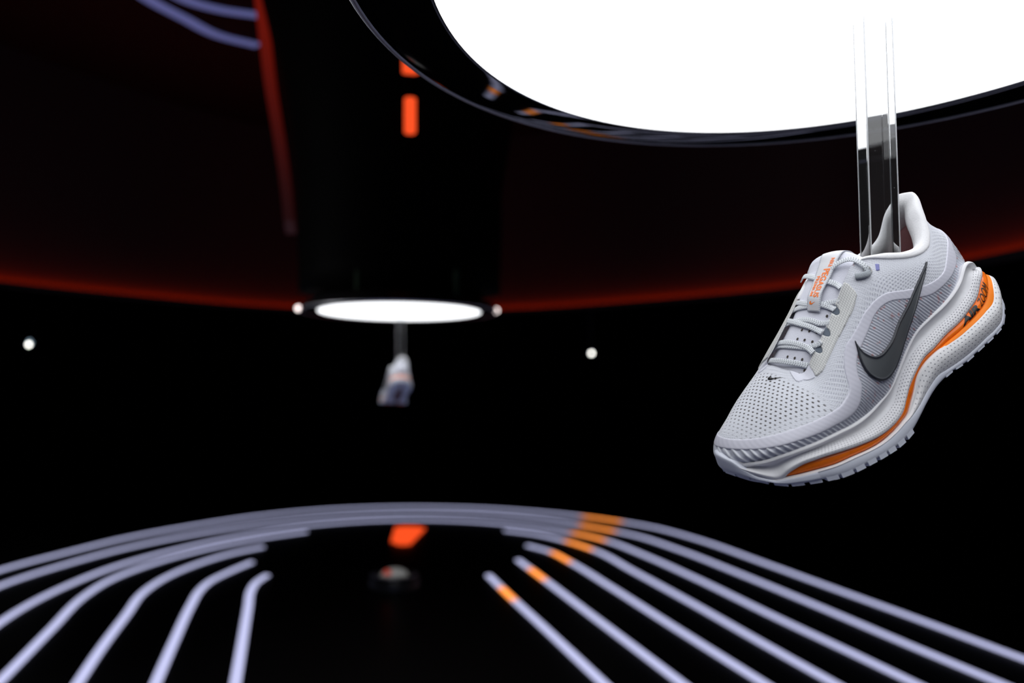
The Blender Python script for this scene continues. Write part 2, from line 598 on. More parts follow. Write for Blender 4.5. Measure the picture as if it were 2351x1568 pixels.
column_bar('red_reflection', [on_column(941, y) for y in (226, 245, 268, 290, 309)], .040, M_RED_S)  # both bars glow in place of red reflections on the column
column_bar('red_reflection', [on_column(942, y) for y in (118, 132, 146, 160, 171)], .056, M_RED_S)
tag(column_bar('side_wash', [px(x, y, FAR.y - .06) - Vector((FAR.x, FAR.y, cz)) for x, y in ((596, -20), (607, 75), (622, 200), (640, 310), (656, 420), (668, 535))], .075, M_RED_DIM), 'dim red light wash painted down the left side')  # glowing strip painted for the red wash on the column's edge

# two glowing strips painted for floor-line reflections in the ceiling, left
for pts, lab in (([(300, -30), (345, 0), (420, 40), (500, 80), (590, 103)], 'lower dim blue reflected line curving across the ceiling'),
                 ([(360, -40), (430, 0), (500, 20), (590, 34)], 'upper dim blue reflected line curving across the ceiling')):
    P = np.array([tuple(px_z(x, y, RZ)[:2]) for x, y in pts])
    o = strip_mesh('ceiling_reflection', smooth_poly(P, 60), .075, -.012, M_CEIL_GLOW, z0=RZ)
    tag(o, lab, 'light', 'blue reflected lines on the ceiling')


def spot(x, y, depth, m, lab, r):
    p = px(x, y, depth)
    root = tag(empty('spotlight', p), lab, 'spotlight')
    d = (Vector((0, 0, CAM_Z)) - p).normalized(); q = d.to_track_quat('Z', 'Y')
    def part(name, prof, mm):
        o = lathe(name, prof, mm, root, seg=24)
        for v in o.data.vertices:
            v.co = q @ v.co
        return o
    part('lens', [(0, .006), (r * .7, .004), (r, 0), (0, 0)], m)
    part('housing', [(r * 1.05, .004), (r * 1.4, .004), (r * 1.5, -.02), (r * 1.5, -.11), (r * .8, -.13), (0, -.13)], M_HOUSING)
    bm = box_bm(.02, .02, RZ - p.z - .02, (0, .07, (RZ - p.z) / 2 + .01))
    bm_obj('hanging_rod', bm, M_HOUSING, root)
    return root


spot(66, 791, 9.0, M_SPOT, 'bright white spotlight at the far left in the dark', .016)
spot(69, 786, 9.3, M_SPOT_B, 'dimmer bluish spotlight just behind the bright one at the far left', .022)
spot(1358, 811, 9.0, M_SPOT, 'single white spotlight in the dark, right of the farther shoe', .0155)

# ================================================================== the running shoe, local frame
# x: heel -> toe, y: towards the outer side, z: up.  metres.
# columns of the upper: bottom feather line, three levels, rim
COLS = np.array([
 [(.010,0,.078),(.0105,0,.090),(.0135,0,.105),(.0235,0,.122),(.0185,0,.143)],
 [(.017,.0187,.077),(.0172,.0174,.089),(.0195,.0157,.104),(.0275,.0122,.121),(.0225,.010,.140)],
 [(.026,.028,.0755),(.027,.027,.088),(.029,.0245,.1015),(.033,.021,.117),(.0334,.017,.1321)],
 [(.038,.033,.073),(.040,.0325,.085),(.040,.0295,.098),(.041,.0265,.110),(.041,.0225,.121)],
 [(.058,.038,.065),(.058,.0385,.0765),(.058,.037,.088),(.0575,.034,.099),(.0568,.0295,.1085)],
 [(.080,.0375,.059),(.079,.0395,.072),(.078,.039,.085),(.077,.037,.098),(.0763,.033,.110)],
 [(.100,.037,.055),(.099,.040,.070),(.098,.040,.086),(.097,.038,.103),(.0965,.033,.1185)],
 [(.118,.037,.048),(.118,.041,.066),(.118,.041,.086),(.118,.037,.107),(.118,.029,.1245)],
 [(.134,.0375,.038),(.1345,.0425,.056),(.135,.042,.076),(.135,.037,.098),(.1345,.0275,.116)],
 [(.152,.041,.030),(.152,.0445,.048),(.151,.043,.068),(.150,.0365,.088),(.149,.024,.1035)],
 [(.170,.0435,.0265),(.170,.047,.042),(.169,.0445,.058),(.167,.036,.077),(.1655,.0215,.091)],
 [(.190,.047,.0255),(.190,.0495,.037),(.188,.046,.051),(.185,.036,.067),(.182,.0195,.080)],
 [(.212,.050,.0275),(.2115,.052,.036),(.208,.047,.047),(.202,.034,.060),(.196,.016,.070)],
 [(.234,.049,.0303),(.234,.050,.0375),(.229,.043,.047),(.218,.0285,.060),(.2005,.008,.0745)],
 [(.255,.041,.033),(.255,.0415,.040),(.247,.033,.049),(.228,.018,.0635),(.2015,.0,.0775)],
 [(.271,.027,.0345),(.271,.027,.042),(.260,.019,.052),(.234,.008,.066),(.202,-.005,.080)],
 [(.2835,-.006,.041),(.2825,-.007,.050),(.270,-.009,.0595),(.239,-.010,.070),(.202,-.010,.0815)],
 [(.2645,-.030,.041),(.2635,-.030,.050),(.256,-.027,.0585),(.234,-.022,.0715),(.2015,-.015,.082)],
 [(.244,-.0445,.035),(.244,-.045,.047),(.239,-.039,.059),(.224,-.030,.0725),(.200,-.0185,.083)],
 [(.218,-.048,.031),(.218,-.0485,.047),(.214,-.042,.0635),(.2065,-.0290,.0795),(.199,-.0175,.086)],
 [(.190,-.043,.027),(.190,-.0455,.046),(.189,-.042,.065),(.1885,-.0275,.0885),(.190,-.0150,.0920)],
 [(.170,-.039,.027),(.170,-.042,.048),(.170,-.0405,.069),(.1725,-.0275,.0957),(.175,-.0150,.1005)],
 [(.150,-.036,.031),(.150,-.040,.053),(.152,-.039,.075),(.1555,-.0280,.1040),(.158,-.0160,.1095)],
 [(.130,-.035,.042),(.132,-.039,.062),(.134,-.039,.083),(.1380,-.0295,.1125),(.1405,-.0180,.1190)],
 [(.112,-.0345,.052),(.114,-.038,.070),(.116,-.039,.089),(.1190,-.0340,.1120),(.122,-.0255,.1235)],
 [(.092,-.035,.058),(.093,-.038,.073),(.094,-.038,.089),(.094,-.036,.106),(.095,-.031,.119)],
 [(.068,-.0355,.062),(.068,-.037,.076),(.068,-.0365,.090),(.068,-.034,.105),(.0686,-.030,.1165)],
 [(.046,-.034,.070),(.046,-.034,.083),(.047,-.033,.096),(.048,-.031,.110),(.0484,-.028,.121)],
 [(.028,-.028,.0755),(.029,-.028,.089),(.031,-.026,.104),(.034,-.0235,.121),(.034,-.0225,.136)],
 [(.016,-.016,.0775),(.0165,-.016,.090),(.019,-.0145,.105),(.0275,-.0125,.123),(.0235,-.012,.144)],
], float)
_seg = np.linalg.norm(np.roll(COLS, -1, 0) - COLS, axis=2)[:, 1:4].mean(1)
SKN = np.concatenate([[0], np.cumsum(_seg)])          # knots around the shoe
SLEN = SKN[-1]
TKN = np.array([0, .25, .5, .75, 1.0])


def upper_grid(s, t):
    A = hermite(TKN, np.swapaxes(COLS, 0, 1), t)        # (nt, ncol, 3)
    return hermite(SKN[:-1], np.swapaxes(A, 0, 1), s, period=SLEN)   # (ns, nt, 3)


NS, NTT = 640, 96
S_S = np.linspace(0, SLEN, NS, endpoint=False)
S_T = np.linspace(0, 1, NTT)
SG = upper_grid(S_S, S_T)
SN = normals_grid(SG)
if SN[NS // 6, NTT // 3, 1] < 0:
    SN = -SN
_F = grid_faces(NS, NTT, wrap_u=True)
S_BVH = BVHTree.FromPolygons([Vector(v) for v in SG.reshape(-1, 3)], [tuple(f_) for f_ in _F.tolist()])
_SNF = SN.reshape(-1, 3); _SPF = SG.reshape(-1, 3)


def s_ray(o, d):
    """hit on the upper: position, normal, (s, t)"""
    loc, nr, k, dist = S_BVH.ray_cast(Vector(o), Vector(d))
    if loc is None:
        return None
    ids = _F[k]
    p = np.array(loc)
    w = 1.0 / (np.linalg.norm(_SPF[ids] - p, axis=1) + 1e-5)
    w /= w.sum()
    n = (w[:, None] * _SNF[ids]).sum(0)
    n /= np.linalg.norm(n)
    i, j = divmod(k, NTT - 1)
    a, b, c_, e = _SPF[ids]
    eu = b - a; ev = e - a
    fu = np.clip((p - a) @ eu / (eu @ eu), 0, 1); fv = np.clip((p - a) @ ev / (ev @ ev + 1e-12), 0, 1)
    return p, n, ((i + fu) * SLEN / NS, (j + fv) / (NTT - 1))


# ------------------------------------------------------------------ sole loops
OUT = np.array([(-.001,.0),(.002,.0135),(.012,.0265),(.024,.0370),(.05,.043),(.09,.041),(.13,.041),(.17,.047),(.20,.053),
 (.225,.055),(.245,.051),(.262,.042),(.276,.029),(.284,.012),(.2850,-.002),(.2775,-.013),(.2670,-.0245),(.2530,-.0370),(.234,-.0470),
 (.21,-.0515),(.18,-.046),(.15,-.041),(.12,-.0385),(.09,-.0385),(.06,-.040),(.03,-.038),(.012,-.026),(.002,-.0135)], float)
NO = 560
OUTP = smooth_poly(OUT, NO, closed=True)
_t = np.roll(OUTP, -1, 0) - np.roll(OUTP, 1, 0)
OUTN = np.stack([-_t[:, 1], _t[:, 0]], 1)
OUTN /= np.linalg.norm(OUTN, axis=1)[:, None]
if (OUTN * (OUTP - OUTP.mean(0))).sum() < 0:
    OUTN = -OUTN
OUTA = arc(OUTP, True)[:-1]
OX = OUTP[:, 0]


def zc(pts):
    pts = np.array(sorted(pts), float)
    return hermite(pts[:, 0], pts[:, 1], np.clip(OX, pts[0, 0], pts[-1, 0]))


Z_MID = zc([(-.01,.0660),(.008,.0682),(.020,.0750),(.031,.0779),(.0486,.0687),(.0732,.0604),(.0896,.0577),(.1048,.0544),(.1175,.0482),(.1281,.0418),
            (.1405,.0347),(.153,.0294),(.1657,.027),(.1794,.0253),(.1965,.0255),(.2183,.0285),(.2355,.0304),(.2499,.0322),(.2624,.0336),(.2713,.0345),(.2805,.0371),(.290,.042)])
Z_AT = zc([(-.01,.0615),(.01,.0615),(.0285,.0592),(.0428,.0501),(.0537,.0469),(.0691,.0427),(.0831,.0406),(.0981,.0373),(.1128,.0348),
           (.1249,.0294),(.1361,.0234),(.1442,.0176),(.1523,.0118),(.1619,.0087),(.1751,.0076),(.1891,.0089),(.2054,.0123),(.2235,.017),(.2401,.0209),(.254,.0226),(.262,.0212),(.266,.0195),(.28,.0245),(.29,.029)])
Z_AB = zc([(-.01,.0545),(.008,.0545),(.0206,.0515),(.0316,.0419),(.0448,.0388),(.0603,.0363),(.0768,.0337),(.0899,.033),(.1014,.0322),
           (.1141,.0295),(.125,.0243),(.1335,.0169),(.1417,.011),(.1489,.0065),(.1577,.0046),(.1712,.0029),(.1862,.003),(.2016,.0052),(.2167,.0082),(.2322,.0106),(.2467,.0141),(.2541,.0159),(.2626,.0182),(.266,.0195),(.28,.0245),(.29,.029)])
Z_OT = zc([(-.01,.047),(.008,.043),(.0253,.0326),(.0333,.0259),(.0436,.0231),(.0564,.0219),(.071,.0192),(.087,.0174),(.098,.0173),(.109,.0172),
           (.1204,.0131),(.1364,.0064),(.149,.0035),(.158,.0028),(.1712,.0014),(.1862,.0016),(.2016,.0038),(.2167,.0068),(.2322,.0092),(.2467,.0127),(.2541,.0145),(.2626,.0168),(.271,.0195),(.28,.0235),(.29,.033)])
Z_OB = zc([(-.01,.040),(.008,.037),(.0254,.0295),(.0333,.0235),(.048,.0200),(.0629,.0182),(.0818,.0147),(.0972,.0145),(.1139,.0113),(.1302,.0047),
           (.1419,-.0003),(.1544,-.0045),(.164,-.0058),(.1754,-.006),(.1882,-.0046),(.1994,-.003),(.2092,-.0014),(.2208,.0004),(.2337,.003),(.2436,.0063),(.2567,.0110),(.2672,.0156),(.2737,.0195),(.28,.0235),(.29,.030)])


OQ = .744 * OX - .668 * OUTP[:, 1]
_rise = np.clip((OQ - .168) / .05, 0, 1) ** 2
Z_OB = Z_OB + (.0405 - Z_OB) * _rise
Z_OT = np.maximum(Z_OT, Z_OB + .001 + .003 * _rise)
Z_AT = np.maximum(Z_AT, Z_OT + .0008 + .004 * _rise * (OX > .25)); Z_AB = np.maximum(Z_AB, Z_OT + .0005)
Z_MID = np.maximum(Z_MID, Z_AT + .004)


def loop(off, z):
    off = np.broadcast_to(off, (NO,))
    return np.concatenate([OUTP + OUTN * off[:, None], np.asarray(z)[:, None]], 1)


def lin(x0, a, x1, b):
    return a + (b - a) * np.clip((OX - x0) / (x1 - x0), 0, 1)


def loft(rows, per=6, knots=None):
    """smooth surface through closed loops (list of (NO,3)); returns grid (NO, m, 3) and running v length"""
    R = np.stack(rows, 1)
    d = np.linalg.norm(np.diff(R, axis=1), axis=2).mean(0) + 1e-5
    k = np.concatenate([[0], np.cumsum(d)])
    q = np.concatenate([np.linspace(k[i], k[i + 1], per, endpoint=False) for i in range(len(k) - 1)] + [[k[-1]]])
    G = hermite(k, np.swapaxes(R, 0, 1), q)
    return np.swapaxes(G, 0, 1), q


def loft_obj(name, rows, m, parent, per=6):
    G, q = loft(rows, per)
    nv = G.shape[1]
    u = np.repeat(OUTA, nv); 
    dv = np.linalg.norm(np.diff(G, axis=1), axis=2)
    v = np.concatenate([np.zeros((NO, 1)), np.cumsum(dv, 1)], 1)
    uv = np.stack([u, v.ravel()], 1)
    fc = grid_faces(NO, nv, wrap_u=True)
    return mesh_obj(name, G.reshape(-1, 3), fc, m, parent, uvs=uv), G


# ------------------------------------------------------------------ tongue (outer face control net: outer edge ... crest ... inner edge)
TONG = np.array([
 [(.1985,.017,.0625),(.203,.008,.069),(.2045,-.004,.074),(.204,-.014,.0775),(.201,-.023,.079)],
 [(.180,.021,.076),(.182,.010,.085),(.1835,-.002,.090),(.183,-.013,.0915),(.178,-.025,.0895)],
 [(.158,.024,.090),(.161,.012,.0985),(.163,-.002,.103),(.163,-.014,.1035),(.161,-.026,.0975)],
 [(.139,.027,.104),(.1425,.013,.113),(.1445,-.001,.117),(.145,-.015,.1165),(.144,-.027,.107)],
 [(.119,.027,.117),(.1225,.014,.1255),(.126,-.001,.129),(.128,-.016,.128),(.127,-.027,.119)],
 [(.1055,.022,.1235),(.1085,.013,.1315),(.1135,0,.1360),(.1185,-.015,.1355),(.1225,-.025,.129)],
], float)
TGU, TGV = 81, 41
_a = hermite(np.linspace(0, 1, 6), TONG, np.linspace(0, 1, TGU))
TG = np.swapaxes(hermite(np.linspace(0, 1, 5), np.swapaxes(_a, 0, 1), np.linspace(0, 1, TGV)), 0, 1)
TN = normals_grid(TG, wrap=False)
if TN[TGU // 2, TGV // 2, 2] < 0:
    TN = -TN
_TF = grid_faces(TGU, TGV)
T_BVH = BVHTree.FromPolygons([Vector(v) for v in TG.reshape(-1, 3)], [tuple(f_) for f_ in _TF.tolist()])


def s_eval(s, t):
    """position and normal on the upper at arrays s, t (bilinear on the fine grid)"""
    s = np.asarray(s, float); t = np.clip(np.asarray(t, float), 0, 1)
    a = np.mod(s, SLEN) / SLEN * NS; i = np.floor(a).astype(int); fa = (a - i)[..., None]
    b = t * (NTT - 1); j = np.clip(np.floor(b).astype(int), 0, NTT - 2); fb = (b - j)[..., None]
    i0 = i % NS; i1 = (i + 1) % NS
    def q(G):
        return (G[i0, j] * (1 - fa) * (1 - fb) + G[i1, j] * fa * (1 - fb) + G[i0, j + 1] * (1 - fa) * fb + G[i1, j + 1] * fa * fb)
    n = q(SN)
    return q(SG), n / np.linalg.norm(n, axis=-1, keepdims=True)


# ------------------------------------------------------------------ shoe materials
def foam_material():
    m = mat('dimpled_white_foam', (.76, .76, .785), rough=.48)
    t = NT(m)
    u, v = t.uv()
    d = t.dots(u, v, .0027, .0021, .00052)
    hole = t.ss(d, .55, 1.15, 1.0, 0.0)
    sp = t.n('ShaderNodeSeparateXYZ'); t.link(t.obj(), sp.inputs[0])
    zone = t.math('MULTIPLY', t.ss(v, .0006, .0012), t.ss(v, .0092, .0098, 1.0, 0.0))
    zone = t.math('MULTIPLY', zone, t.ss(sp.outputs[0], .225, .262, 1.0, 0.0))
    hole = t.math('MULTIPLY', hole, zone)
    t.link(t.mixc(hole, (.76, .76, .785), (.38, .38, .42)), t.b.inputs['Base Color'])
    t.bump(t.math('MULTIPLY', hole, -1.0), .9, .0005)
    return m


def heel_foam_material():
    m = mat('dimpled_heel_foam', (.82, .82, .83), rough=.48)
    t = NT(m)
    u, v = t.uv()
    d = t.dots(u, v, .0037, .0029, .00066)
    hole = t.ss(d, .5, 1.1, 1.0, 0.0)
    sp = t.n('ShaderNodeSeparateXYZ'); t.link(t.obj(), sp.inputs[0])
    zone = t.math('MULTIPLY', t.ss(v, .0085, .0105), t.ss(v, .024, .027, 1.0, 0.0))
    zone = t.math('MULTIPLY', zone, t.ss(sp.outputs[0], .135, .150, 1.0, 0.0))
    hole = t.math('MULTIPLY', hole, zone)
    t.link(t.mixc(hole, (.82, .82, .83), (.50, .50, .54)), t.b.inputs['Base Color'])
    t.bump(t.math('MULTIPLY', hole, -1.0), .8, .0005)
    return m


def knit_material():
    """engineered mesh: open holes on the toe box, coarser weave on the quarter, fine rows at the collar"""
    base = (.67, .69, .745)
    m = mat('engineered_mesh', base, rough=.8, sheen=.15)
    t = NT(m)
    ob = t.obj()
    sp = t.n('ShaderNodeSeparateXYZ'); t.link(ob, sp.inputs[0])
    x, y, z = sp.outputs
    u, v = t.uv()
    # toe box holes in rows across the foot
    skew = t.math('ADD', x, t.math('MULTIPLY', y, .10))
    d1 = t.dots(y, skew, .0041, .0033, .00072, ax=1.4)
    toe = t.math('MULTIPLY', t.ss(x, .207, .213), t.ss(x, .264, .274, 1.0, 0.0))
    fade = t.math('MULTIPLY', t.ss(t.math('SUBTRACT', y, t.math('MULTIPLY', x, -.55)), .160, .172, 1.0, .16), t.ss(y, -.034, -.008, .45, 1.0))
    fade = t.math('MULTIPLY', fade, t.ss(x, .246, .268, 1.0, .3))
    h1 = t.math('MULTIPLY', t.ss(d1, .7, 1.1, 1.0, 0.0), toe)
    # quarter weave
    d2 = t.dots(u, t.math('ADD', v, t.math('MULTIPLY', u, .35)), .0032, .0022, .00066, ax=1.5)
    side = t.math('MULTIPLY', t.ss(x, .203, .209, 1.0, 0.0), t.ss(v, .047, .054, 1.0, 0.0))
    h2 = t.math('MULTIPLY', t.ss(d2, .6, 1.2, 1.0, 0.0), side)
    # fine rows
    d3 = t.dots(u, v, .0017, .0016, .00045)
    h3 = t.math('MULTIPLY', t.ss(d3, .6, 1.2, 1.0, 0.0), t.math('SUBTRACT', 1.0, t.math('MAXIMUM', t.math('MULTIPLY', toe, .55), side)))
    c = t.mixc(t.math('MULTIPLY', h1, fade), base, (.055, .045, .04))
    c = t.mixc(t.math('MULTIPLY', h2, .55), c, (.36, .37, .46))
    c = t.mixc(t.math('MULTIPLY', h3, .35), c, (.42, .43, .50))
    t.link(c, t.b.inputs['Base Color'])
    h = t.math('ADD', t.math('MULTIPLY', h1, -1.0), t.math('ADD', t.math('MULTIPLY', h2, -1.0), t.math('MULTIPLY', h3, -.4)))
    wv = t.math('SINE', t.math('MULTIPLY', t.math('ADD', y, t.math('MULTIPLY', x, .8)), 2 * math.pi / .0019))
    h = t.math('ADD', h, t.math('MULTIPLY', t.math('MULTIPLY', wv, t.noise(ob, 700.0)), .18))
    t.bump(h, .5, .0006)
    return m


def rib_material():
    m = mat('ribbed_translucent_film', (.60, .615, .67), rough=.36, coat=.15)
    t = NT(m)
    ob = t.obj()
    n1 = t.ss(t.noise(ob, 300.0, 0.0), .68, .76)
    n2 = t.ss(t.noise(ob, 150.0, 0.0), .68, .78)
    sp = t.n('ShaderNodeSeparateXYZ'); t.link(ob, sp.inputs[0])
    red = t.math('MULTIPLY', n1, t.ss(sp.outputs[0], .165, .19, 1.0, .0))
    at = t.n('ShaderNodeAttribute', attribute_name='relief')
    base = t.mixc(at.outputs['Fac'], (.53, .55, .63), (.70, .72, .77))
    c = t.mixc(t.math('MULTIPLY', n2, .45), base, (.20, .21, .24))
    c = t.mixc(t.math('MULTIPLY', red, .55), c, (.62, .22, .20))
    t.link(c, t.b.inputs['Base Color'])
    return m


def band_material():
    m = mat('smooth_overlay_film', (.64, .64, .70), rough=.45)
    t = NT(m)
    u, v = t.uv()
    w = t.math('SINE', t.math('MULTIPLY', t.math('SUBTRACT', t.math('MULTIPLY', u, .9), t.math('MULTIPLY', v, .5)), 2 * math.pi / .0034))
    f = t.math('ADD', t.math('MULTIPLY', w, .5), .5)
    t.link(t.mixc(t.math('MULTIPLY', f, .22), (.62, .62, .70), (.53, .535, .62)), t.b.inputs['Base Color'])
    t.bump(f, .12, .0004)
    return m


def ripstop_material():
    m = mat('ripstop_eyestay', (.66, .67, .66), rough=.5)
    t = NT(m)
    u, v = t.uv()
    def lines(x, p, w):
        fr = t.math('ABSOLUTE', t.math('SUBTRACT', t.math('FRACT', t.math('DIVIDE', x, p)), .5))
        return t.ss(fr, .5 - w, .5 - w * .4)
    g = t.math('MAXIMUM', lines(u, .0017, .15), lines(v, .0019, .13))
    edge = t.ss(v, .0765, .0795, .75, .22)
    t.link(t.mixc(t.math('MULTIPLY', g, edge), (.70, .705, .69), (.30, .31, .31)), t.b.inputs['Base Color'])
    t.bump(g, .25, .0003)
    return m


def lace_material():
    m = mat('flecked_lace', (.70, .73, .75), rough=.75)
    t = NT(m)
    u, v = t.uv()
    fu = t.math('FRACT', t.math('DIVIDE', t.math('ADD', u, t.math('MULTIPLY', t.math('ABSOLUTE', t.math('SUBTRACT', v, .5)), .0016)), .0019))
    rows = t.math('FRACT', t.math('MULTIPLY', v, 3.0))
    f = t.math('MULTIPLY', t.ss(t.math('ABSOLUTE', t.math('SUBTRACT', fu, .5)), .14, .24, 1.0, 0.0),
               t.ss(t.math('ABSOLUTE', t.math('SUBTRACT', rows, .5)), .2, .34, 1.0, 0.0))
    t.link(t.mixc(t.math('MULTIPLY', f, .85), (.74, .77, .80), (.12, .15, .18)), t.b.inputs['Base Color'])
    t.bump(f, -.5, .0003)
    return m


def emblem_material():
    m = mat('charcoal_emblem', (.040, .045, .052), rough=.42)
    t = NT(m)
    u, v = t.uv()
    t.link(t.mixc(t.ss(u, .0014, .0020), (.022, .025, .034), (.088, .096, .104)), t.b.inputs['Base Color'])
    return m


def tape_material():
    m = mat('grey_tape', (.62, .62, .64), rough=.5)
    t = NT(m)
    u, v = t.uv()
    r = t.math('FRACT', t.math('MULTIPLY', v, 46.0))
    e = t.ss(t.math('ABSOLUTE', t.math('SUBTRACT', u, .5)), .40, .44)
    f = t.math('MULTIPLY', t.ss(r, .55, .75), t.math('ADD', t.math('MULTIPLY', e, .7), .14))
    t.link(t.mixc(f, (.66, .66, .68), (.32, .40, .52)), t.b.inputs['Base Color'])
    t.bump(f, -.3, .0003)
    return m


def fabric(name, col, scale=1400.0, strength=.25):
    m = mat(name, col, rough=.85, sheen=.2)
    t = NT(m)
    t.bump(t.noise(t.obj(), scale), strength, .0006)
    return m


def air_material():
    m = mat('orange_air_film', (1.0, .21, .02), rough=.2, spec=.3, coat=.1)
    t = NT(m)
    u, v = t.uv()
    n = t.noise(t.obj(), 160.0, 1.0)
    t.link(t.mixc(t.ss(n, .55, .72, 0.0, .25), (1.0, .20, .014), (.62, .085, .008)), t.b.inputs['Base Color'])
    return m


M_FOAM = foam_material()
M_HEEL = heel_foam_material()
M_KNIT = knit_material()
M_RIB = rib_material()
M_BAND = band_material()
M_EYE = ripstop_material()
M_LACE = lace_material()
M_KNOT = fabric('grey_lace_end', (.34, .37, .40), 1500.0, .9)
M_EMB = emblem_material()
M_TAPE = tape_material()
M_AIR = air_material()
M_PLATE = mat('orange_plate', (1.0, .25, .015), rough=.45, spec=.2)
M_RUB = mat('pale_blue_rubber', (.66, .69, .78), rough=.42)
M_PAD = fabric('white_padded_collar', (.80, .80, .815), 700.0, .35)
M_TONGUE = fabric('pale_blue_tongue', (.68, .69, .77))
M_LINING = fabric('dusty_pink_lining', (.85, .48, .50))
M_NOTCH_SHADE = mat('notch_shade', (.13, .16, .20), rough=.8)
M_HOLE = mat('punched_hole', (.05, .042, .035), rough=.9)
M_PRINT = mat('orange_print', (1.0, .20, .01), rough=.5)
M_BLACK = mat('black_print', (.006, .006, .007), rough=.4)
M_CHROME = mat('dark_foil', (.05, .05, .055), rough=.12, metal=.9)
M_GROOVE = mat('dark_red_rubber', (.10, .035, .045), rough=.5)
M_LILAC = mat('lilac_stitch', (.22, .23, .50), rough=.6)

# ------------------------------------------------------------------ pose of the nearer shoe
ROT = np.array([[-0.827, 0.298, -0.476], [-0.468, 0.102, 0.878], [-0.31, -0.949, -0.055]])
_U, _, _V = np.linalg.svd(ROT)
ROT = _U @ _V
POS = np.array([0.41390795, 0.00500847, 0.84074417])       # right, up, forward of a level camera


def flip_v(o, G, back):
    """run the mesh's v from the lower outer edge upwards"""
    d = np.linalg.norm(np.diff(G, axis=1), axis=2)
    v = np.concatenate([np.zeros((NO, 1)), np.cumsum(d, 1)], 1)
    v = (v[:, -1 - back][:, None] - v).ravel()
    me = o.data; li = np.zeros(len(me.loops), dtype=np.int32); me.loops.foreach_get('vertex_index', li)
    uv = np.zeros(len(me.loops) * 2, dtype=np.float32); ul = me.uv_layers[0].data
    ul.foreach_get('uv', uv); uv = uv.reshape(-1, 2); uv[:, 1] = v[li]
    ul.foreach_set('uv', uv.ravel())


def cam_matrix(R, T):
    B = np.array([[1, 0, 0], [0, -math.sin(PITCH), math.cos(PITCH)], [0, math.cos(PITCH), math.sin(PITCH)]])
    W = B @ R; p = B @ T + np.array([0, 0, CAM_Z])
    m = Matrix.Identity(4)
    for i in range(3):
        for j in range(3):
            m[i][j] = W[i, j]
        m[i][3] = p[i]
    return m


SHOE_M = cam_matrix(ROT, POS)
shoe = empty('sneaker', matrix=SHOE_M)

# ------------------------------------------------------------------ midsole, air unit, outsole
L = np.where(OX < .2, lin(.06, .0034, .125, .0008), lin(.25, .0008, .268, .001))
HB = np.where(OX < .15, lin(.05, 1, .12, 0), 0)
rows_mid = [loop(-.016, Z_MID - .006), loop(-.011, Z_MID - .0015), loop(-.0065, Z_MID), loop(-.0042, Z_MID + .0008), loop(-.0025, Z_MID - .0012),
            loop(-.0050, Z_MID - .0030), loop(-.0062, Z_MID * .60 + Z_AT * .40), loop(-.0014, Z_MID * .34 + Z_AT * .66),
            loop(.0010 - .0012 * HB, Z_AT + .0022), loop(.0008 - .0018 * HB, Z_AT + .0003), loop(-.007, Z_AT - .0003)]
midsole, G_MID = loft_obj('midsole', rows_mid, M_FOAM, shoe)
flip_v(midsole, G_MID, 6)
half = Z_AT * .34 + Z_AB * .66
tier = np.where(OX < .15, lin(.07, 1, .12, 0), 0)
zb = half * tier + (Z_AB + .0005) * (1 - tier)
rows_air = [loop(-.006, Z_AT + .001), loop(-.0020 + .0012 * HB, Z_AT * .9 + zb * .1), loop(-.0008 + .0016 * HB, Z_AT * .5 + zb * .5), loop(-.0014 + .0024 * HB, Z_AT * .15 + zb * .85), loop(-.005, zb - .0005)]
air, G_AIR = loft_obj('air_unit', rows_air, M_AIR, shoe)
tag(air, 'translucent orange air cushion running the length of the sole')
TB = np.clip(tier * 1.5, 0, 1)
TB = TB * TB * (3 - 2 * TB)
rows_pl = [loop(-.006, zb + .0005), loop(.0008 - .004 * (1 - TB), zb), loop(TB * (.0005 + L * .5) - .004 * (1 - TB), zb * .5 + Z_AB * .5), loop((L - .0005) * TB - .004 * (1 - TB), Z_AB + .0006), loop((L - .0006) * TB - .004 * (1 - TB), Z_AB - .0006)]
plate, G_PL = loft_obj('heel_plate', rows_pl, M_PLATE, air, per=4)
tag(plate, 'bright orange lower ledge of the air cushion')
AW = np.clip((OX - .10) / .03, 0, 1) * .0016
BU = .0004 + .0016 * np.where(OX < .15, lin(.10, 1, .135, 0), 0)
rows_low = [loop(L - .008, Z_AB - .0004), loop(L - AW, Z_AB), loop(L + BU - AW, Z_AB * .75 + Z_OT * .25), loop(L + BU, Z_AB * .4 + Z_OT * .6), loop(L - .0004, Z_OT), loop(L - .008, Z_OT - .0005)]
lowfoam, G_LOW = loft_obj('heel_foam', rows_low, M_HEEL, shoe)
rows_out = [loop(L - .006, Z_OT + .0006), loop(L - .0002, Z_OT + .0004), loop(L, Z_OB), loop(L - .003, Z_OB - .0008)]
last = rows_out[-1].copy(); last[:, 1] = last[:, 1] * .1 - .003; last[:, 2] -= .001
rows_out.append(last)
outsole, G_OUT = loft_obj('outsole', rows_out, M_RUB, shoe, per=4)

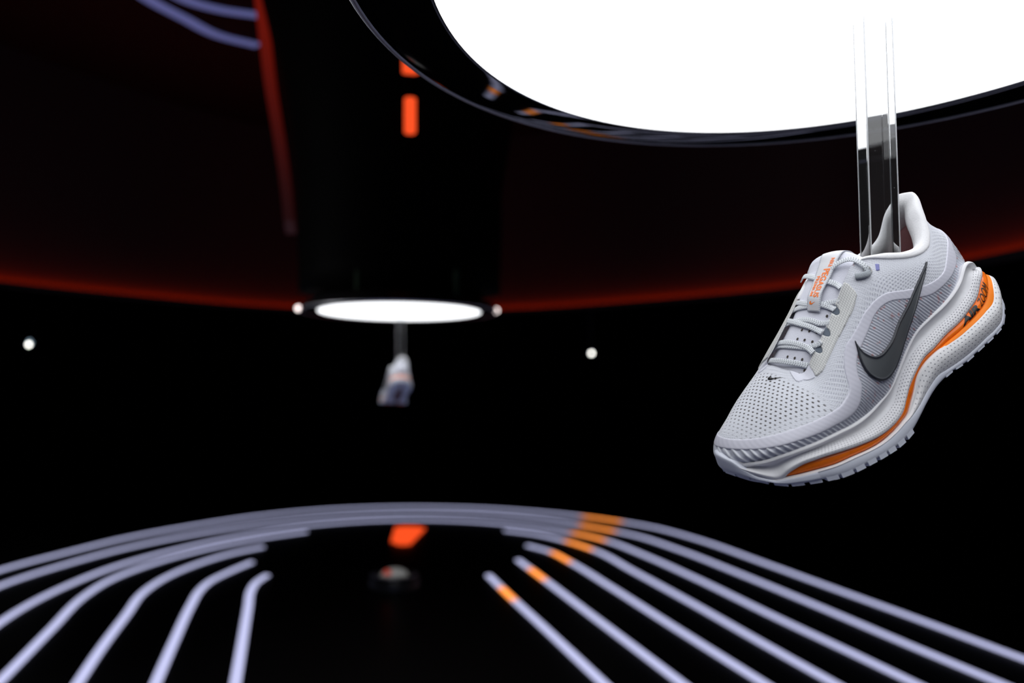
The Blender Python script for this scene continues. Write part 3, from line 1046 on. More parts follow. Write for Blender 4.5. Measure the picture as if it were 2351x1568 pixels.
# tread lugs along the edge, one mesh each
a0 = 0.0
A_TOT = arc(OUTP, True)[-1]
def at_arc(arr, a):
    k = int(round(a / A_TOT * NO)) % NO
    return arr[k]
a = .004
while a < A_TOT:
    x = at_arc(OX, a)
    ln = .0086 if x > .145 else .0070
    if x > .145 or x < .105:
        P4 = []
        for (aa, off) in ((a, .0004), (a + ln, .0004), (a + ln, -.013), (a, -.013)):
            k = int(round(aa / A_TOT * NO)) % NO
            q = OUTP[k] + OUTN[k] * (off + L[k])
            P4.append((q[0], q[1], Z_OB[k]))
        dz = .0026 if x > .145 else .0009
        vs = [(p[0], p[1], p[2] + .0012) for p in P4] + [(p[0], p[1], p[2] - dz) for p in P4]
        mesh_obj('tread_lug', vs, [(0, 1, 2, 3), (7, 6, 5, 4), (0, 4, 5, 1), (1, 5, 6, 2), (2, 6, 7, 3), (3, 7, 4, 0)], M_RUB, outsole, smooth=False)
    a += .0116

# toe bumper wrapping up from the outsole
kt = np.where(OX > .245)[0]
aw = OUTA[kt]; ac = OUTA[int(np.argmax(OX))]
w = np.clip((aw - (ac - .027)) / .018, 0, 1) * np.clip(((ac + .040) - aw) / .016, 0, 1)
w = w * w * (3 - 2 * w)
zt = (Z_OT[kt] + .0006) * (1 - w) + (Z_MID[kt] + .0010) * w
BR = []
for f_, off in ((0.0, .0012), (.25, .0024), (.6, .0022), (.9, .0016), (1.0, .0002), (1.0, -.004)):
    z = (Z_OB[kt] - .0006) * (1 - f_) + zt * f_
    q = OUTP[kt] + OUTN[kt] * ((off) - .0012 * f_ * w)[:, None]
    BR.append(np.concatenate([q, z[:, None]], 1))
BG = np.swapaxes(hermite(np.arange(6.), np.array(BR), np.linspace(0, 5, 26)), 0, 1)
mesh_obj('toe_bumper', BG.reshape(-1, 3), grid_faces(len(kt), 26), M_RUB, shoe)

# ------------------------------------------------------------------ overlay band curves (s, t) and the regions they bound
BAND_IN = [(-.0348, .44), (-.0266, .48), (0, .60), (.0150, .55), (.0266, .470), (.0348, .421), (.0420, .375), (.0545, .368), (.0660, .379), (.0756, .404), (.0870, .453), (.0978, .494), (.1141, .559), (.1279, .605),
           (.1392, .654), (.1520, .684), (.1620, .690), (.1726, .705), (.1824, .722), (.1894, .690), (.1951, .640), (.1990, .568), (.2012, .500), (.2037, .455), (.2096, .428), (.2165, .411), (.2259, .421),
           (.2363, .432), (.2487, .448), (.2605, .453), (.2718, .458), (.2837, .462), (.2955, .463), (.3044, .473), (.32, .48), (.35, .45), (.40, .48), (.45, .50), (.50, .50), (.545, .46), (SLEN - .0348, .44)]
BAND_OUT = [(-.0348, .20), (-.0266, .31), (0, .44), (.0150, .40), (.0294, .318), (.0330, .215), (.0385, .150), (.0500, .147), (.0616, .200), (.0712, .223), (.0808, .253), (.0916, .323), (.1048, .405), (.1163, .470),
            (.1257, .512), (.1357, .560), (.1425, .580), (.1500, .578), (.1575, .570), (.1701, .570), (.1788, .568), (.1840, .537), (.1880, .463), (.1905, .345), (.1940, .300), (.1984, .233), (.2066, .178), (.2160, .168),
            (.2271, .183), (.2407, .190), (.2522, .217), (.2629, .239), (.2730, .287), (.2837, .324), (.2943, .337), (.3046, .347), (.32, .35), (.35, .26), (.40, .25), (.45, .28), (.50, .30), (.545, .25), (SLEN - .0348, .20)]


def band_curve(C):
    C = np.array(C)
    return smooth_poly(C * [1, .07], 900, closed=False) / [1, .07]


_bi = band_curve(BAND_IN); _bo = band_curve(BAND_OUT)


def pair_strips(A, B, n):
    """resample B so that it keeps pace with A (dynamic matching by monotone nearest point)"""
    out = []; j = 0
    for p in A:
        hi = min(len(B), j + 40)
        d = np.hypot(B[j:hi, 0] - p[0], (B[j:hi, 1] - p[1]) * .07)
        j = j + int(np.argmin(d))
        out.append(j)
    out = np.array(out, float)
    k = 31
    pad = np.concatenate([np.full(k, out[0]), out, np.full(k, out[-1])])
    out = np.convolve(pad, np.ones(2 * k + 1) / (2 * k + 1), 'valid')
    out = np.maximum.accumulate(out)
    out = (out - out[0]) / (out[-1] - out[0]) * (len(B) - 1)
    return np.stack([np.interp(out, np.arange(len(B)), B[:, c]) for c in (0, 1)], 1)


_bo2 = pair_strips(_bi, _bo, 900)
BAND_MID = (_bi + _bo2) / 2


def orient(verts, faces, nrm):
    """flip the faces if they look inwards"""
    f_ = [tuple(q) for q in faces]
    k = f_[len(f_) // 2]
    tot = 0.0
    for k in f_[::max(1, len(f_) // 60)]:
        a_, b_, c_ = (np.asarray(verts[i]) for i in k[:3])
        n_ = np.cross(b_ - a_, c_ - a_)
        tot += (n_ / (np.linalg.norm(n_) + 1e-15)) @ nrm[k[0]]
    return [q[::-1] for q in f_] if tot < 0 else f_


def strip_obj(name, A, B, m, parent, h, nx=13, lift=-.0004, bev=.22):
    """raised film between two curves on the upper"""
    x = np.linspace(0, 1, nx)
    x = np.where(x < .5, .5 * (2 * x) ** 1.6, 1 - .5 * (2 - 2 * x) ** 1.6)
    s = A[:, None, 0] * (1 - x) + B[:, None, 0] * x
    t = A[:, None, 1] * (1 - x) + B[:, None, 1] * x
    P, N = s_eval(s, t)
    e = np.clip(np.minimum(x, 1 - x) / bev, 0, 1)
    prof = lift + (h - lift) * np.sqrt(1 - (1 - e) ** 2)
    P = P + N * prof[None, :, None]
    uv = np.stack([s, t * .07], 2).reshape(-1, 2)
    return mesh_obj(name, P.reshape(-1, 3), orient(P.reshape(-1, 3), grid_faces(len(A), nx), N.reshape(-1, 3)), m, parent, uvs=uv)


# base of the upper: knit above the band's middle, ribbed film below it
def build_knit_and_rib():
    ns, nt = 1500, 150
    s = np.linspace(0, SLEN, ns, endpoint=False); t = np.linspace(0, 1, nt)
    G = upper_grid(s, t); N = normals_grid(G)
    if (N * (G - G.mean((0, 1)))).sum() < 0:
        N = -N
    # boundary height per column
    tb = np.interp(s, np.concatenate([BAND_MID[:, 0], BAND_MID[:40, 0] + SLEN]), np.concatenate([BAND_MID[:, 1], BAND_MID[:40, 1]]))
    S, T = np.meshgrid(s, t, indexing='ij')
    sf = np.linspace(-.1, .7, 4000)
    pf = np.interp(sf, [0, .10, .19, .26, .32], [.0026, .0023, .0025, .0036, .0042]) / .832
    ff = np.concatenate([[0], np.cumsum(np.diff(sf) / pf[1:])])
    w = np.clip((S - .17) / .05, 0, 1); w = w * w * (3 - 2 * w)
    SX = G[..., 0] + .0075                       # on the straight side run by x, round the toe by length along the edge
    SX = np.where(S > .55, S - SLEN, SX) * (1 - w) + S * w
    ph = np.interp(SX, sf, ff) - .667 * G[..., 2] / np.interp(SX, sf, pf)
    ridge = (.5 + .5 * np.cos(2 * math.pi * ph)) ** 2.2
    mask = np.clip((tb[:, None] + .06 - T) / .03, 0, 1) * np.clip(T / .03, 0, 1)
    GR = G + N * ((ridge * .00085 - .0004) * mask)[..., None]
    GK = G + N * .0001
    f = grid_faces(ns, nt, wrap_u=True)
    fi = f[:, 0] // nt; fj = f[:, 0] % nt
    low = t[fj] < tb[fi]
    uv = np.stack([S, T * .07], 2).reshape(-1, 2)
    def sub(name, GG, sel, m):
        ff = f[sel]
        ids = np.unique(ff); re = np.full(ns * nt, -1); re[ids] = np.arange(len(ids))
        return mesh_obj(name, GG.reshape(-1, 3)[ids], orient(GG.reshape(-1, 3)[ids], re[ff], N.reshape(-1, 3)[ids]), m, shoe, uvs=uv[ids])
    rib = sub('ribbed_panel', GR, low, M_RIB)
    ids = np.unique(f[low])
    att = rib.data.attributes.new('relief', 'FLOAT', 'POINT')
    att.data.foreach_set('value', ridge.ravel()[ids].astype(np.float32))
    knit = sub('knit_upper', GK, ~low, M_KNIT)
    return rib, knit


rib_panel, knit_upper = build_knit_and_rib()
band = strip_obj('overlay_band', _bi, _bo2, M_BAND, shoe, .0006, bev=.10)


# ------------------------------------------------------------------ patches cut from outlines on the upper
def inside_poly(P, poly):
    x, y = P[:, 0][:, None], P[:, 1][:, None]
    a = poly; b = np.roll(poly, -1, 0)
    c = ((a[:, 1] > y) != (b[:, 1] > y)) & (x < (b[:, 0] - a[:, 0]) * (y - a[:, 1]) / (b[:, 1] - a[:, 1] + 1e-15) + a[:, 0])
    return c.sum(1) % 2 == 1


def poly_dist(P, poly):
    a = poly; b = np.roll(poly, -1, 0)
    out = np.full(len(P), 1e9)
    for k in range(len(a)):
        d = b[k] - a[k]
        t = np.clip(((P - a[k]) @ d) / (d @ d + 1e-18), 0, 1)
        out = np.minimum(out, np.linalg.norm(P - a[k] - t[:, None] * d, axis=1))
    return out


def patch(name, outline, m, parent, profile, step=.0007, edge=.0005, mapper=None, K=.07, uvmode='st'):
    """a sheet with its own outline laid on a surface; profile(distance from edge) gives its height"""
    Q = np.array(outline, float) * [1, K]
    n = max(24, int(arc(Q, True)[-1] / edge))
    b = arc(Q, True); Qc = np.concatenate([Q, Q[:1]])
    q = np.linspace(0, b[-1], n, endpoint=False)
    Q = np.stack([np.interp(q, b, Qc[:, c]) for c in (0, 1)], 1)
    lo, hi = Q.min(0), Q.max(0)
    gx, gy = np.meshgrid(np.arange(lo[0], hi[0], step), np.arange(lo[1], hi[1], step * .87), indexing='ij')
    gx = gx + (np.arange(gx.shape[1]) % 2) * step * .5
    P = np.stack([gx.ravel(), gy.ravel()], 1)
    P = P[inside_poly(P, Q)]
    d = poly_dist(P, Q)
    P = P[d > edge * .6]
    pts = np.concatenate([Q, P])
    ed = [(i, (i + 1) % n) for i in range(n)]
    r = geometry.delaunay_2d_cdt([Vector(p) for p in pts], ed, [], 1, 1e-7)
    V = np.array([[v.x, v.y] for v in r[0]])
    dist = poly_dist(V, Q)
    st = V / [1, K]
    p, nr = (mapper or s_eval)(st[:, 0], st[:, 1])
    p = p + nr * profile(dist)[:, None]
    uv = V if uvmode == 'st' else np.stack([dist, V[:, 1]], 1)
    return mesh_obj(name, p, orient(p, r[2], nr), m, parent, uvs=uv)


def film(h, bev, low=-.0003):
    return lambda d: low + (h - low) * np.sqrt(np.clip(1 - (1 - np.clip(d / bev, 0, 1)) ** 2, 0, 1))


def emblem_profile(d):
    r = film(.0021, .0006, .0004)(d)
    return r - .0006 * np.clip((d - .0013) / .0007, 0, 1)


SWOOSH = [(.1722, .668), (.1728, .617), (.1726, .564), (.1699, .476), (.1652, .402), (.1574, .346), (.1481, .320), (.1332, .300), (.1181, .320), (.1112, .352), (.1055, .392), (.1013, .430),
          (.0924, .520), (.0830, .618), (.0760, .683), (.0722, .718), (.0718, .712), (.0744, .665), (.0790, .590), (.0880, .465), (.0963, .345), (.1030, .262), (.1073, .222), (.1123, .175), (.1195, .130), (.1253, .100),
          (.1320, .092), (.1389, .088), (.1513, .086), (.1606, .112), (.1694, .170), (.1764, .266), (.1798, .358), (.1806, .464), (.1790, .547), (.1757, .611)]
SWOOSH = smooth_poly(np.array(SWOOSH) * [1, .07], 300, closed=True) / [1, .07]
emblem = patch('side_emblem', SWOOSH, M_EMB, shoe, emblem_profile, step=.0006, edge=.0004, uvmode='dist')
tag(emblem, 'charcoal tick emblem with raised rim')
ridge_c = [(.1745, .60), (.1740, .50), (.1700, .40), (.1650, .31), (.1560, .245), (.1450, .215), (.1330, .205), (.1200, .225), (.1110, .29), (.1030, .375), (.0940, .475), (.0850, .58)]

SMALL = [(.2856, .934), (.2882, .925), (.2905, .912), (.2893, .9035), (.2840, .902), (.2766, .909), (.2580, .932), (.2663, .9285), (.2774, .921), (.2825, .9195), (.2848, .924)]
tag(patch('toe_emblem', SMALL, M_BLACK, shoe, film(.0013, .0004, .0002), step=.0005, edge=.0003, K=.05), 'small dark foil tick emblem above the toes')
patch('stitch_bar', [(.1140, .895), (.1118, .892), (.1113, .880), (.1143, .806), (.1163, .806), (.1170, .818)], M_LILAC, shoe, film(.0006, .0004), step=.0004, edge=.0003)

# eyestays with a scalloped edge for the lace holes
TIN = 1.0
EY_OUT = [(.1440, .995), (.1425, .95), (.1425, .86), (.1440, .815), (.150, .797), (.1561, .791), (.1724, .808), (.1873, .824), (.1981, .822), (.2110, .812), (.2170, .835), (.2178, .855)]
EY_IN = [(.2150, .955), (.2130, TIN)]
for c_ in (.1985, .1835, .1655):
    EY_IN += [(c_ + .0034, TIN)] + [(c_ + .0031 * math.cos(a_), TIN - .080 * math.sin(a_)) for a_ in np.linspace(.15, math.pi - .15, 12)] + [(c_ - .0034, TIN)]
EY_IN += [(.1500, TIN)]
eye_l = patch('eyestay', EY_OUT + EY_IN, M_EYE, shoe, film(.0011, .0006), step=.0008, edge=.0005)
for c_ in (.1985, .1835, .1655):
    patch('eyelet', [(c_ + .0033 * math.cos(a_), TIN - .088 * math.sin(a_)) for a_ in np.linspace(0, math.pi, 14)], M_NOTCH_SHADE, eye_l, film(.0004, .0003, 0.0), step=.0006, edge=.0004)  # dark patches painted for the shaded lace inside the notches
_m = lambda s_: 2 * .3091 - s_          # mirrored position on the inner side
EYM = [(.3800, .99), (.3790, .72), (.4000, .66), (.4400, .66), (.4620, .68), (.4660, .99)]
eye_m = patch('eyestay', EYM, M_EYE, shoe, film(.0011, .0006), step=.0012, edge=.0008)

patch('gusset', [(.2460, .999), (.2440, .95), (.2405, .895), (.2370, .885), (.2307, .897), (.2190, .845), (.2160, .90), (.2140, .97), (.2135, .999)], M_TONGUE, shoe, film(.0007, .0006), step=.0006, edge=.0004)
patch('gusset', [(.336, .999), (.338, .95), (.346, .915), (.356, .90), (.366, .93), (.372, .999)], M_TONGUE, shoe, film(.0007, .0006), step=.0008, edge=.0006)
# ------------------------------------------------------------------ tongue, with punched holes
def build_tongue():
    th = np.interp(np.linspace(0, 1, TGU), [0, .7, .9, 1], [.0015, .0018, .0045, .0040])[:, None, None]
    bulge = np.interp(np.linspace(0, 1, TGU), [0, .78, .9, .97, 1], [0, 0, .0012, .0010, 0])[:, None, None]
    top = TG + TN * bulge
    bot = TG - TN * th
    rim = (top[-1] + bot[-1]) / 2 + (top[-1] - top[-2]) * 1.0
    G = np.concatenate([top, rim[None], bot[::-1]])
    return mesh_obj('tongue', G.reshape(-1, 3), grid_faces(len(G), TGV), M_TONGUE, shoe)


tongue = build_tongue()
HOLES = [(.1788,.0025,.0915,.52,.33,.79), (.1775,.0086,.0892,.51,.46,.73), (.1758,.0143,.0861,.48,.60,.64), (.1919,-.0009,.0831,.60,.30,.74), (.1909,.0057,.0807,.58,.43,.70),
         (.1892,.0114,.0780,.54,.56,.63), (.1938,.0144,.0705,.52,.66,.54), (.1689,.0151,.0904,.47,.60,.65), (.1707,.0096,.0932,.50,.44,.75), (.1718,.0030,.0957,.50,.31,.81), (.1560,.0179,.0977,.53,.59,.61), (.1985,.0125,.0700,.55,.55,.62),
         (.1795,-.0045,.0925,.53,.05,.85), (.1922,-.0085,.0840,.6,.0,.8)]


def disc(name, p, n, r, m, parent, h=.0003, seg=14, long=1.25):
    n = Vector(n).normalized(); u = n.cross(Vector((0, 1, 0))).normalized(); v = n.cross(u)
    c = Vector(p) + n * h
    vs = [c] + [c + u * (math.cos(2 * math.pi * k / seg) * r * long) + v * (math.sin(2 * math.pi * k / seg) * r) for k in range(seg)]
    return mesh_obj(name, vs, [(0, k + 1, (k + 1) % seg + 1) for k in range(seg)], m, parent, smooth=False)


for h_ in HOLES:
    disc('punched_hole', h_[:3], h_[3:], .00095, M_HOLE, tongue)

# ------------------------------------------------------------------ laces
LACES = {
 'A': [(.1962,-.0265,.0790,.4,-.45,.8), (.1975,-.0185,.0835,.5,-.19,.85), (.1985,-.0057,.0832,.61,.2,.76), (.1960,.0049,.0795,.59,.40,.70), (.1925,.0124,.0752,.53,.62,.58), (.1905,.0165,.0725,.52,.65,.55)],
 'B1': [(.1815,-.0270,.0880,.4,-.45,.8), (.1835,-.0180,.0918,.5,-.2,.83), (.1836,-.0025,.0912,.56,.24,.80), (.1824,.0069,.0876,.54,.44,.72), (.1817,.0138,.0835,.50,.60,.62), (.1835,.0205,.0794,.56,.44,.70)],
 'B2': [(.1855,-.0265,.0862,.4,-.45,.8), (.1853,-.0190,.0895,.45,-.35,.82), (.1856,-.0037,.0893,.58,.22,.79), (.1836,.0066,.0863,.55,.44,.72), (.1810,.0130,.0836,.50,.58,.64), (.1778,.0170,.0832,.48,.62,.62), (.1770,.0213,.0832,.51,.50,.70), (.1745,.0235,.0845,.5,.5,.7)],
 'C1': [(.1645,-.0270,.1005,.4,-.45,.8), (.1665,-.0180,.1035,.5,-.2,.83), (.1680,-.0096,.1026,.53,-.01,.85), (.1690,.0017,.0993,.51,.28,.81), (.1685,.0102,.0955,.50,.46,.73), (.1680,.0162,.0914,.47,.61,.64), (.1688,.0218,.0893,.51,.55,.66)],
 'C2': [(.1695,-.0270,.0975,.4,-.45,.8), (.1690,-.0180,.1010,.5,-.2,.83), (.1668,-.0074,.1021,.53,.08,.84), (.1648,.0028,.1010,.54,.29,.79), (.1641,.0100,.0985,.53,.42,.74), (.1634,.0154,.0954,.49,.56,.66), (.1612,.0195,.0937,.49,.62,.62), (.1607,.0240,.0936,.53,.56,.63)],
 'D1': [(.1480,-.0275,.1085,.4,-.45,.8), (.1517,-.0148,.1120,.57,-.2,.78), (.1545,-.0002,.1102,.62,.19,.77), (.1535,.0074,.1083,.61,.34,.72), (.1521,.0139,.1060,.57,.50,.65), (.1508,.0205,.1016,.55,.58,.60), (.1519,.0253,.1000,.55,.60,.58)],
 'D2': [(.1550,-.0275,.1045,.4,-.45,.8), (.1566,-.0131,.1087,.59,-.16,.79), (.1560,-.0032,.1089,.61,.15,.78), (.1538,.0076,.1074,.60,.34,.72), (.1507,.0144,.1062,.57,.50,.65), (.1472,.0205,.1047,.54,.58,.61), (.1460,.0268,.1042,.59,.61,.53)],
 'E': [(.1318,-.0250,.1240,.4,-.45,.8), (.1330,-.0185,.1268,.5,-.2,.84), (.1345,-.0074,.1256,.54,.05,.84), (.1362,.0005,.1236,.53,.17,.83), (.1370,.0102,.1200,.52,.37,.77), (.1365,.0150,.1176,.50,.50,.71), (.1360,.0192,.1146,.48,.57,.67), (.1385,.0262,.1118,.56,.70,.45)],
 'F': [(.1350,.0060,.1230,.51,.36,.78), (.1290,.0115,.1255,.51,.36,.78), (.1258,.0150,.1272,.48,.42,.77), (.1225,.0200,.1280,.43,.51,.75), (.1195,.0265,.1270,.33,.66,.68), (.1180,.0325,.1225,.19,.87,.45), (.1174,.0352,.1168,.12,.93,.34), (.1180,.0345,.1135,.1,.95,.25)],
 'G': [(.1172,.0357,.1130,.1,.95,.25), (.1205,.0362,.1128,.1,.95,.25), (.1245,.0345,.1137,.15,.93,.3), (.1275,.0325,.1150,.2,.9,.35)],
}


def lace(pts, wid=.0037, th=.0015, n=90, m=M_LACE, parent=None, lift=.0008, name='lace'):
    Q = np.array(pts, float)
    C_ = smooth_poly(Q, n)
    P = C_[:, :3]; N = C_[:, 3:] / np.linalg.norm(C_[:, 3:], axis=1)[:, None]
    T_ = np.gradient(P, axis=0); T_ /= np.linalg.norm(T_, axis=1)[:, None]
    W = np.cross(N, T_); W /= np.linalg.norm(W, axis=1)[:, None]
    N = np.cross(T_, W)
    k = 16
    ang = np.linspace(0, 2 * math.pi, k, endpoint=False)
    cx = np.sign(np.cos(ang)) * np.abs(np.cos(ang)) ** .7 * wid / 2
    cz = np.sign(np.sin(ang)) * np.abs(np.sin(ang)) ** .8 * th / 2
    V = P[:, None] + W[:, None] * cx[None, :, None] + N[:, None] * (cz[None, :, None] + lift)
    a_ = arc(P)
    uv = np.stack([np.repeat(a_, k), np.tile(cx / wid + .5, n)], 1)
    f = [tuple(r) for r in grid_faces(n, k, wrap_v=True)] + [tuple(range(k)), tuple(range(n * k - 1, n * k - k - 1, -1))]
    return mesh_obj(name, V.reshape(-1, 3), f, m, parent, uvs=uv)


for key in LACES:
    lace(LACES[key], parent=shoe, wid=.0044 if key != 'G' else .0048, th=.0011 if key != 'G' else .0032, m=M_LACE if key != 'G' else M_KNOT)
# eyelet ring that takes the top loop
p_, n_ = s_eval(np.array([.1220]), np.array([.858]))
bm = bmesh.new()
nv_ = Vector(n_[0]); q_ = nv_.to_track_quat('Z', 'Y')
for i in range(22):
    for j in range(8):
        a1 = 2 * math.pi * i / 22; a2 = 2 * math.pi * j / 8
        r = .0034 + .0008 * math.cos(a2)
        bm.verts.new(Vector(p_[0]) + nv_ * .0004 + q_ @ Vector((r * math.cos(a1) * .75, r * math.sin(a1), .0007 * math.sin(a2))))
bm.verts.ensure_lookup_table()
for i in range(22):
    for j in range(8):
        bm.faces.new([bm.verts[i * 8 + j], bm.verts[(i + 1) % 22 * 8 + j], bm.verts[(i + 1) % 22 * 8 + (j + 1) % 8], bm.verts[i * 8 + (j + 1) % 8]])
bm_obj('eyelet_ring', bm, M_EYE, shoe, smooth=True)

# ------------------------------------------------------------------ pull tab with its print
TAB_L = np.array([(.1060, -.0050, .1265, -.6, .0, .6), (.1105, -.0053, .1345, -.3, .0, .9), (.1172, -.0055, .1362, .3, .1, .9), (.1236, -.0052, .1312, .52, .14, .84), (.1336, -.0042, .1240, .53, .13, .84), (.1429, -.0030, .1179, .57, .15, .81), (.1500, -.0012, .1138, .62, .18, .77), (.1576, .0006, .1054, .60, .22, .77)])
TAB_R = np.array([(.1000, .0100, .1235, -.6, .0, .6), (.1045, .0104, .1305, -.3, .2, .9), (.1098, .0105, .1326, .2, .3, .9), (.1151, .0110, .1312, .45, .40, .80), (.1231, .0118, .1268, .48, .39, .79), (.1317, .0112, .1209, .51, .37, .78), (.1391, .0104, .1167, .55, .40, .74), (.1450, .0104, .1130, .59, .40, .70), (.1500, .0110, .1080, .59, .40, .70), (.1561, .0124, .1022, .57, .44, .69)])
_k = np.interp(np.arange(8) / 7, [0, .3, .9, 1], [.0, .0035, .0045, .002])[:, None]
TAB_L[:, :3] += _k * [.646, .719, .26]
_k = np.interp(np.arange(10) / 9, [0, .3, .9, 1], [.0, .0035, .0045, .002])[:, None]
TAB_R[:, :3] += _k * [.646, .719, .26]
_l = smooth_poly(TAB_L, 80); _r = smooth_poly(TAB_R, 80)


def tab_map(u, v):
    """u across 0..1, v along 0..1 from the top fold"""
    u = np.asarray(u, float)[..., None]; vv = np.clip(np.asarray(v, float), 0, 1) * 79
    i = np.clip(np.floor(vv).astype(int), 0, 78); f = (vv - i)[..., None]
    a_ = _l[i] * (1 - f) + _l[i + 1] * f; b_ = _r[i] * (1 - f) + _r[i + 1] * f
    c_ = a_ * (1 - u) + b_ * u
    n_ = c_[..., 3:] / np.linalg.norm(c_[..., 3:], axis=-1, keepdims=True)
    return c_[..., :3] + n_ * (.0008 * np.sin(np.pi * u)), n_


uu, vv = np.meshgrid(np.linspace(0, 1, 13), np.linspace(0, 1, 60), indexing='ij')
p_, n_ = tab_map(uu, vv)
top = p_ + n_ * .0004; bot = (p_ - n_ * .0004)
TV = np.concatenate([top.reshape(-1, 3), bot.reshape(-1, 3)])
gf = grid_faces(13, 60)
side = [(j, j + 1, 780 + j + 1, 780 + j) for j in range(59)] + [(720 + j, 720 + j + 1, 1500 + j + 1, 1500 + j) for j in range(59)] + [(i * 60 + 59, (i + 1) * 60 + 59, 780 + (i + 1) * 60 + 59, 780 + i * 60 + 59) for i in range(12)]
tab = mesh_obj('pull_tab', TV, [tuple(r) for r in gf] + [tuple(r[::-1] + 780) for r in gf] + side, M_TAPE, shoe, uvs=np.tile(np.stack([uu.ravel(), vv.ravel()], 1), (2, 1)), smooth=True)
tag(tab, 'grey tape loop with orange lettering')


def text_mesh(body, bold=0.0, shear=0.0):
    cu = bpy.data.curves.new('lettering', 'FONT')
    cu.body = body; cu.size = 1.0; cu.offset = bold; cu.shear = shear; cu.resolution_u = 3
    ob_ = bpy.data.objects.new('lettering', cu)
    COL.objects.link(ob_)
    bpy.context.view_layer.update()
    me = bpy.data.meshes.new_from_object(ob_)
    bm_ = bmesh.new(); bm_.from_mesh(me)
    bmesh.ops.triangulate(bm_, faces=bm_.faces[:])
    for _ in range(2):
        long_ = [e for e in bm_.edges if e.calc_length() > .18]
        if long_:
            bmesh.ops.subdivide_edges(bm_, edges=long_, cuts=1)
            bmesh.ops.triangulate(bm_, faces=bm_.faces[:])
    V_ = np.array([v.co[:2] for v in bm_.verts]); F_ = [tuple(v.index for v in f_.verts) for f_ in bm_.faces]
    bm_.free(); bpy.data.objects.remove(ob_); bpy.data.curves.remove(cu); bpy.data.meshes.remove(me)
    V_ = (V_ - V_.min(0)) / (V_.max(0) - V_.min(0))
    return V_, F_


def tab_text(body, v0, v1, u0, u1, bold):
    V_, F_ = text_mesh(body, bold)
    p_, n_ = tab_map(u0 + (u1 - u0) * V_[:, 1], v0 + (v1 - v0) * V_[:, 0])
    mesh_obj('lettering', p_ + n_ * .0006, F_, M_PRINT, tab, smooth=False)


tab_text('NIKE', .335, .455, .66, .86, .02)
tab_text('PEGASUS', .475, .845, .46, .84, .025)
tab_text('PREMIUM', .56, .83, .18, .40, .02)
tick = np.array([(.0, .55), (.18, .95), (.30, .80), (.24, .45), (.36, .32), (1.0, .78), (.40, .02), (.14, .0), (.02, .22)])
p_, n_ = tab_map(.22 + .46 * tick[:, 0], .885 + .045 * (1 - tick[:, 1]))
mesh_obj('printed_tick', p_ + n_ * .0006, [tuple(range(9))], M_PRINT, tab, smooth=False)

# ------------------------------------------------------------------ collar padding and lining
def build_collar():
    s0, s1 = -.150, .1275          # inner side round the heel to the outer side (negative = inner side)
    n = 320
    s = np.linspace(s0, s1, n)
    e = np.clip(np.minimum(s - s0, s1 - s) / .03, 0, 1) ** .6
    heel = np.exp(-(s / .045) ** 2)
    t0 = np.interp(s, [-.15, -.10, -.06, -.03, 0, .03, .044, .0547, .0654, .0863, .101, .1079, .1143, .1275],
                   [.985, .93, .87, .82, .83, .82, .785, .80, .855, .905, .915, .945, .97, .988])
    rows = []
    Pt, Nt = s_eval(s, np.ones(n))
    nin = -Nt.copy(); nin[:, 2] = 0; ctr = np.array([.080, .0, 0]) - Pt; ctr[:, 2] = 0
    ctr /= np.linalg.norm(ctr, axis=1)[:, None]; nin = nin * .45 + ctr * .55; nin /= np.linalg.norm(nin, axis=1)[:, None]
    up = np.array([0, 0, 1.0])
    f = e[:, None]; hh = heel[:, None]
    for k, off in ((0.0, -.0004), (.12, .0011), (.5, .0018), (.85, .0016)):
        p_, n_ = s_eval(s, t0 + (1 - t0) * k)
        rows.append(p_ + n_ * off * (.5 + .5 * f))
    rows.append(Pt + up * (.0012 + .0008 * hh) * f - nin * .0002)
    rows.append(Pt + up * .0008 * f + nin * (.0050 + .002 * hh) * f)
    rows.append(Pt - up * (.0050) * f + nin * (.0095 + .004 * hh) * f)
    rows.append(Pt - up * (.0110 + .003 * hh) * f + nin * (.0105 + .003 * hh) * f)
    rows.append(Pt - up * (.0170 + .007 * hh) * f + nin * (.0075 - .002 * hh) * f)
    pad_rows = rows
    R = np.stack(rows)
    k = np.concatenate([[0], np.cumsum(np.linalg.norm(np.diff(R, axis=0), axis=2).mean(1))])
    G = np.swapaxes(hermite(k, R, np.linspace(0, k[-1], 44)), 0, 1)
    mesh_obj('collar_padding', G.reshape(-1, 3), grid_faces(n, 44), M_PAD, shoe)
    # lining from the padding down to the foot bed
    a_ = rows[-1]
    base, _ = s_eval(s, np.full(n, .02)); bn = nin * .006
    zb_ = np.interp(base[:, 0], [0, .08, .14], [.074, .060, .045])
    b_ = base + bn; b_[:, 2] = zb_
    mid_ = a_ * .5 + b_ * .5 - nin * .001
    mid_[:, 2] = a_[:, 2] * .5 + zb_ * .5
    R = np.stack([a_ - nin * .0012, mid_, b_])
    G = np.swapaxes(hermite(np.arange(3.), R, np.linspace(0, 2, 16)), 0, 1)
    c0 = np.stack([b_, b_ * [1, .0, 1]], 1)
    mesh_obj('lining', G.reshape(-1, 3), grid_faces(n, 16), M_LINING, shoe)
    mesh_obj('insole', c0.reshape(-1, 3), grid_faces(n, 2), M_LINING, shoe)


build_collar()

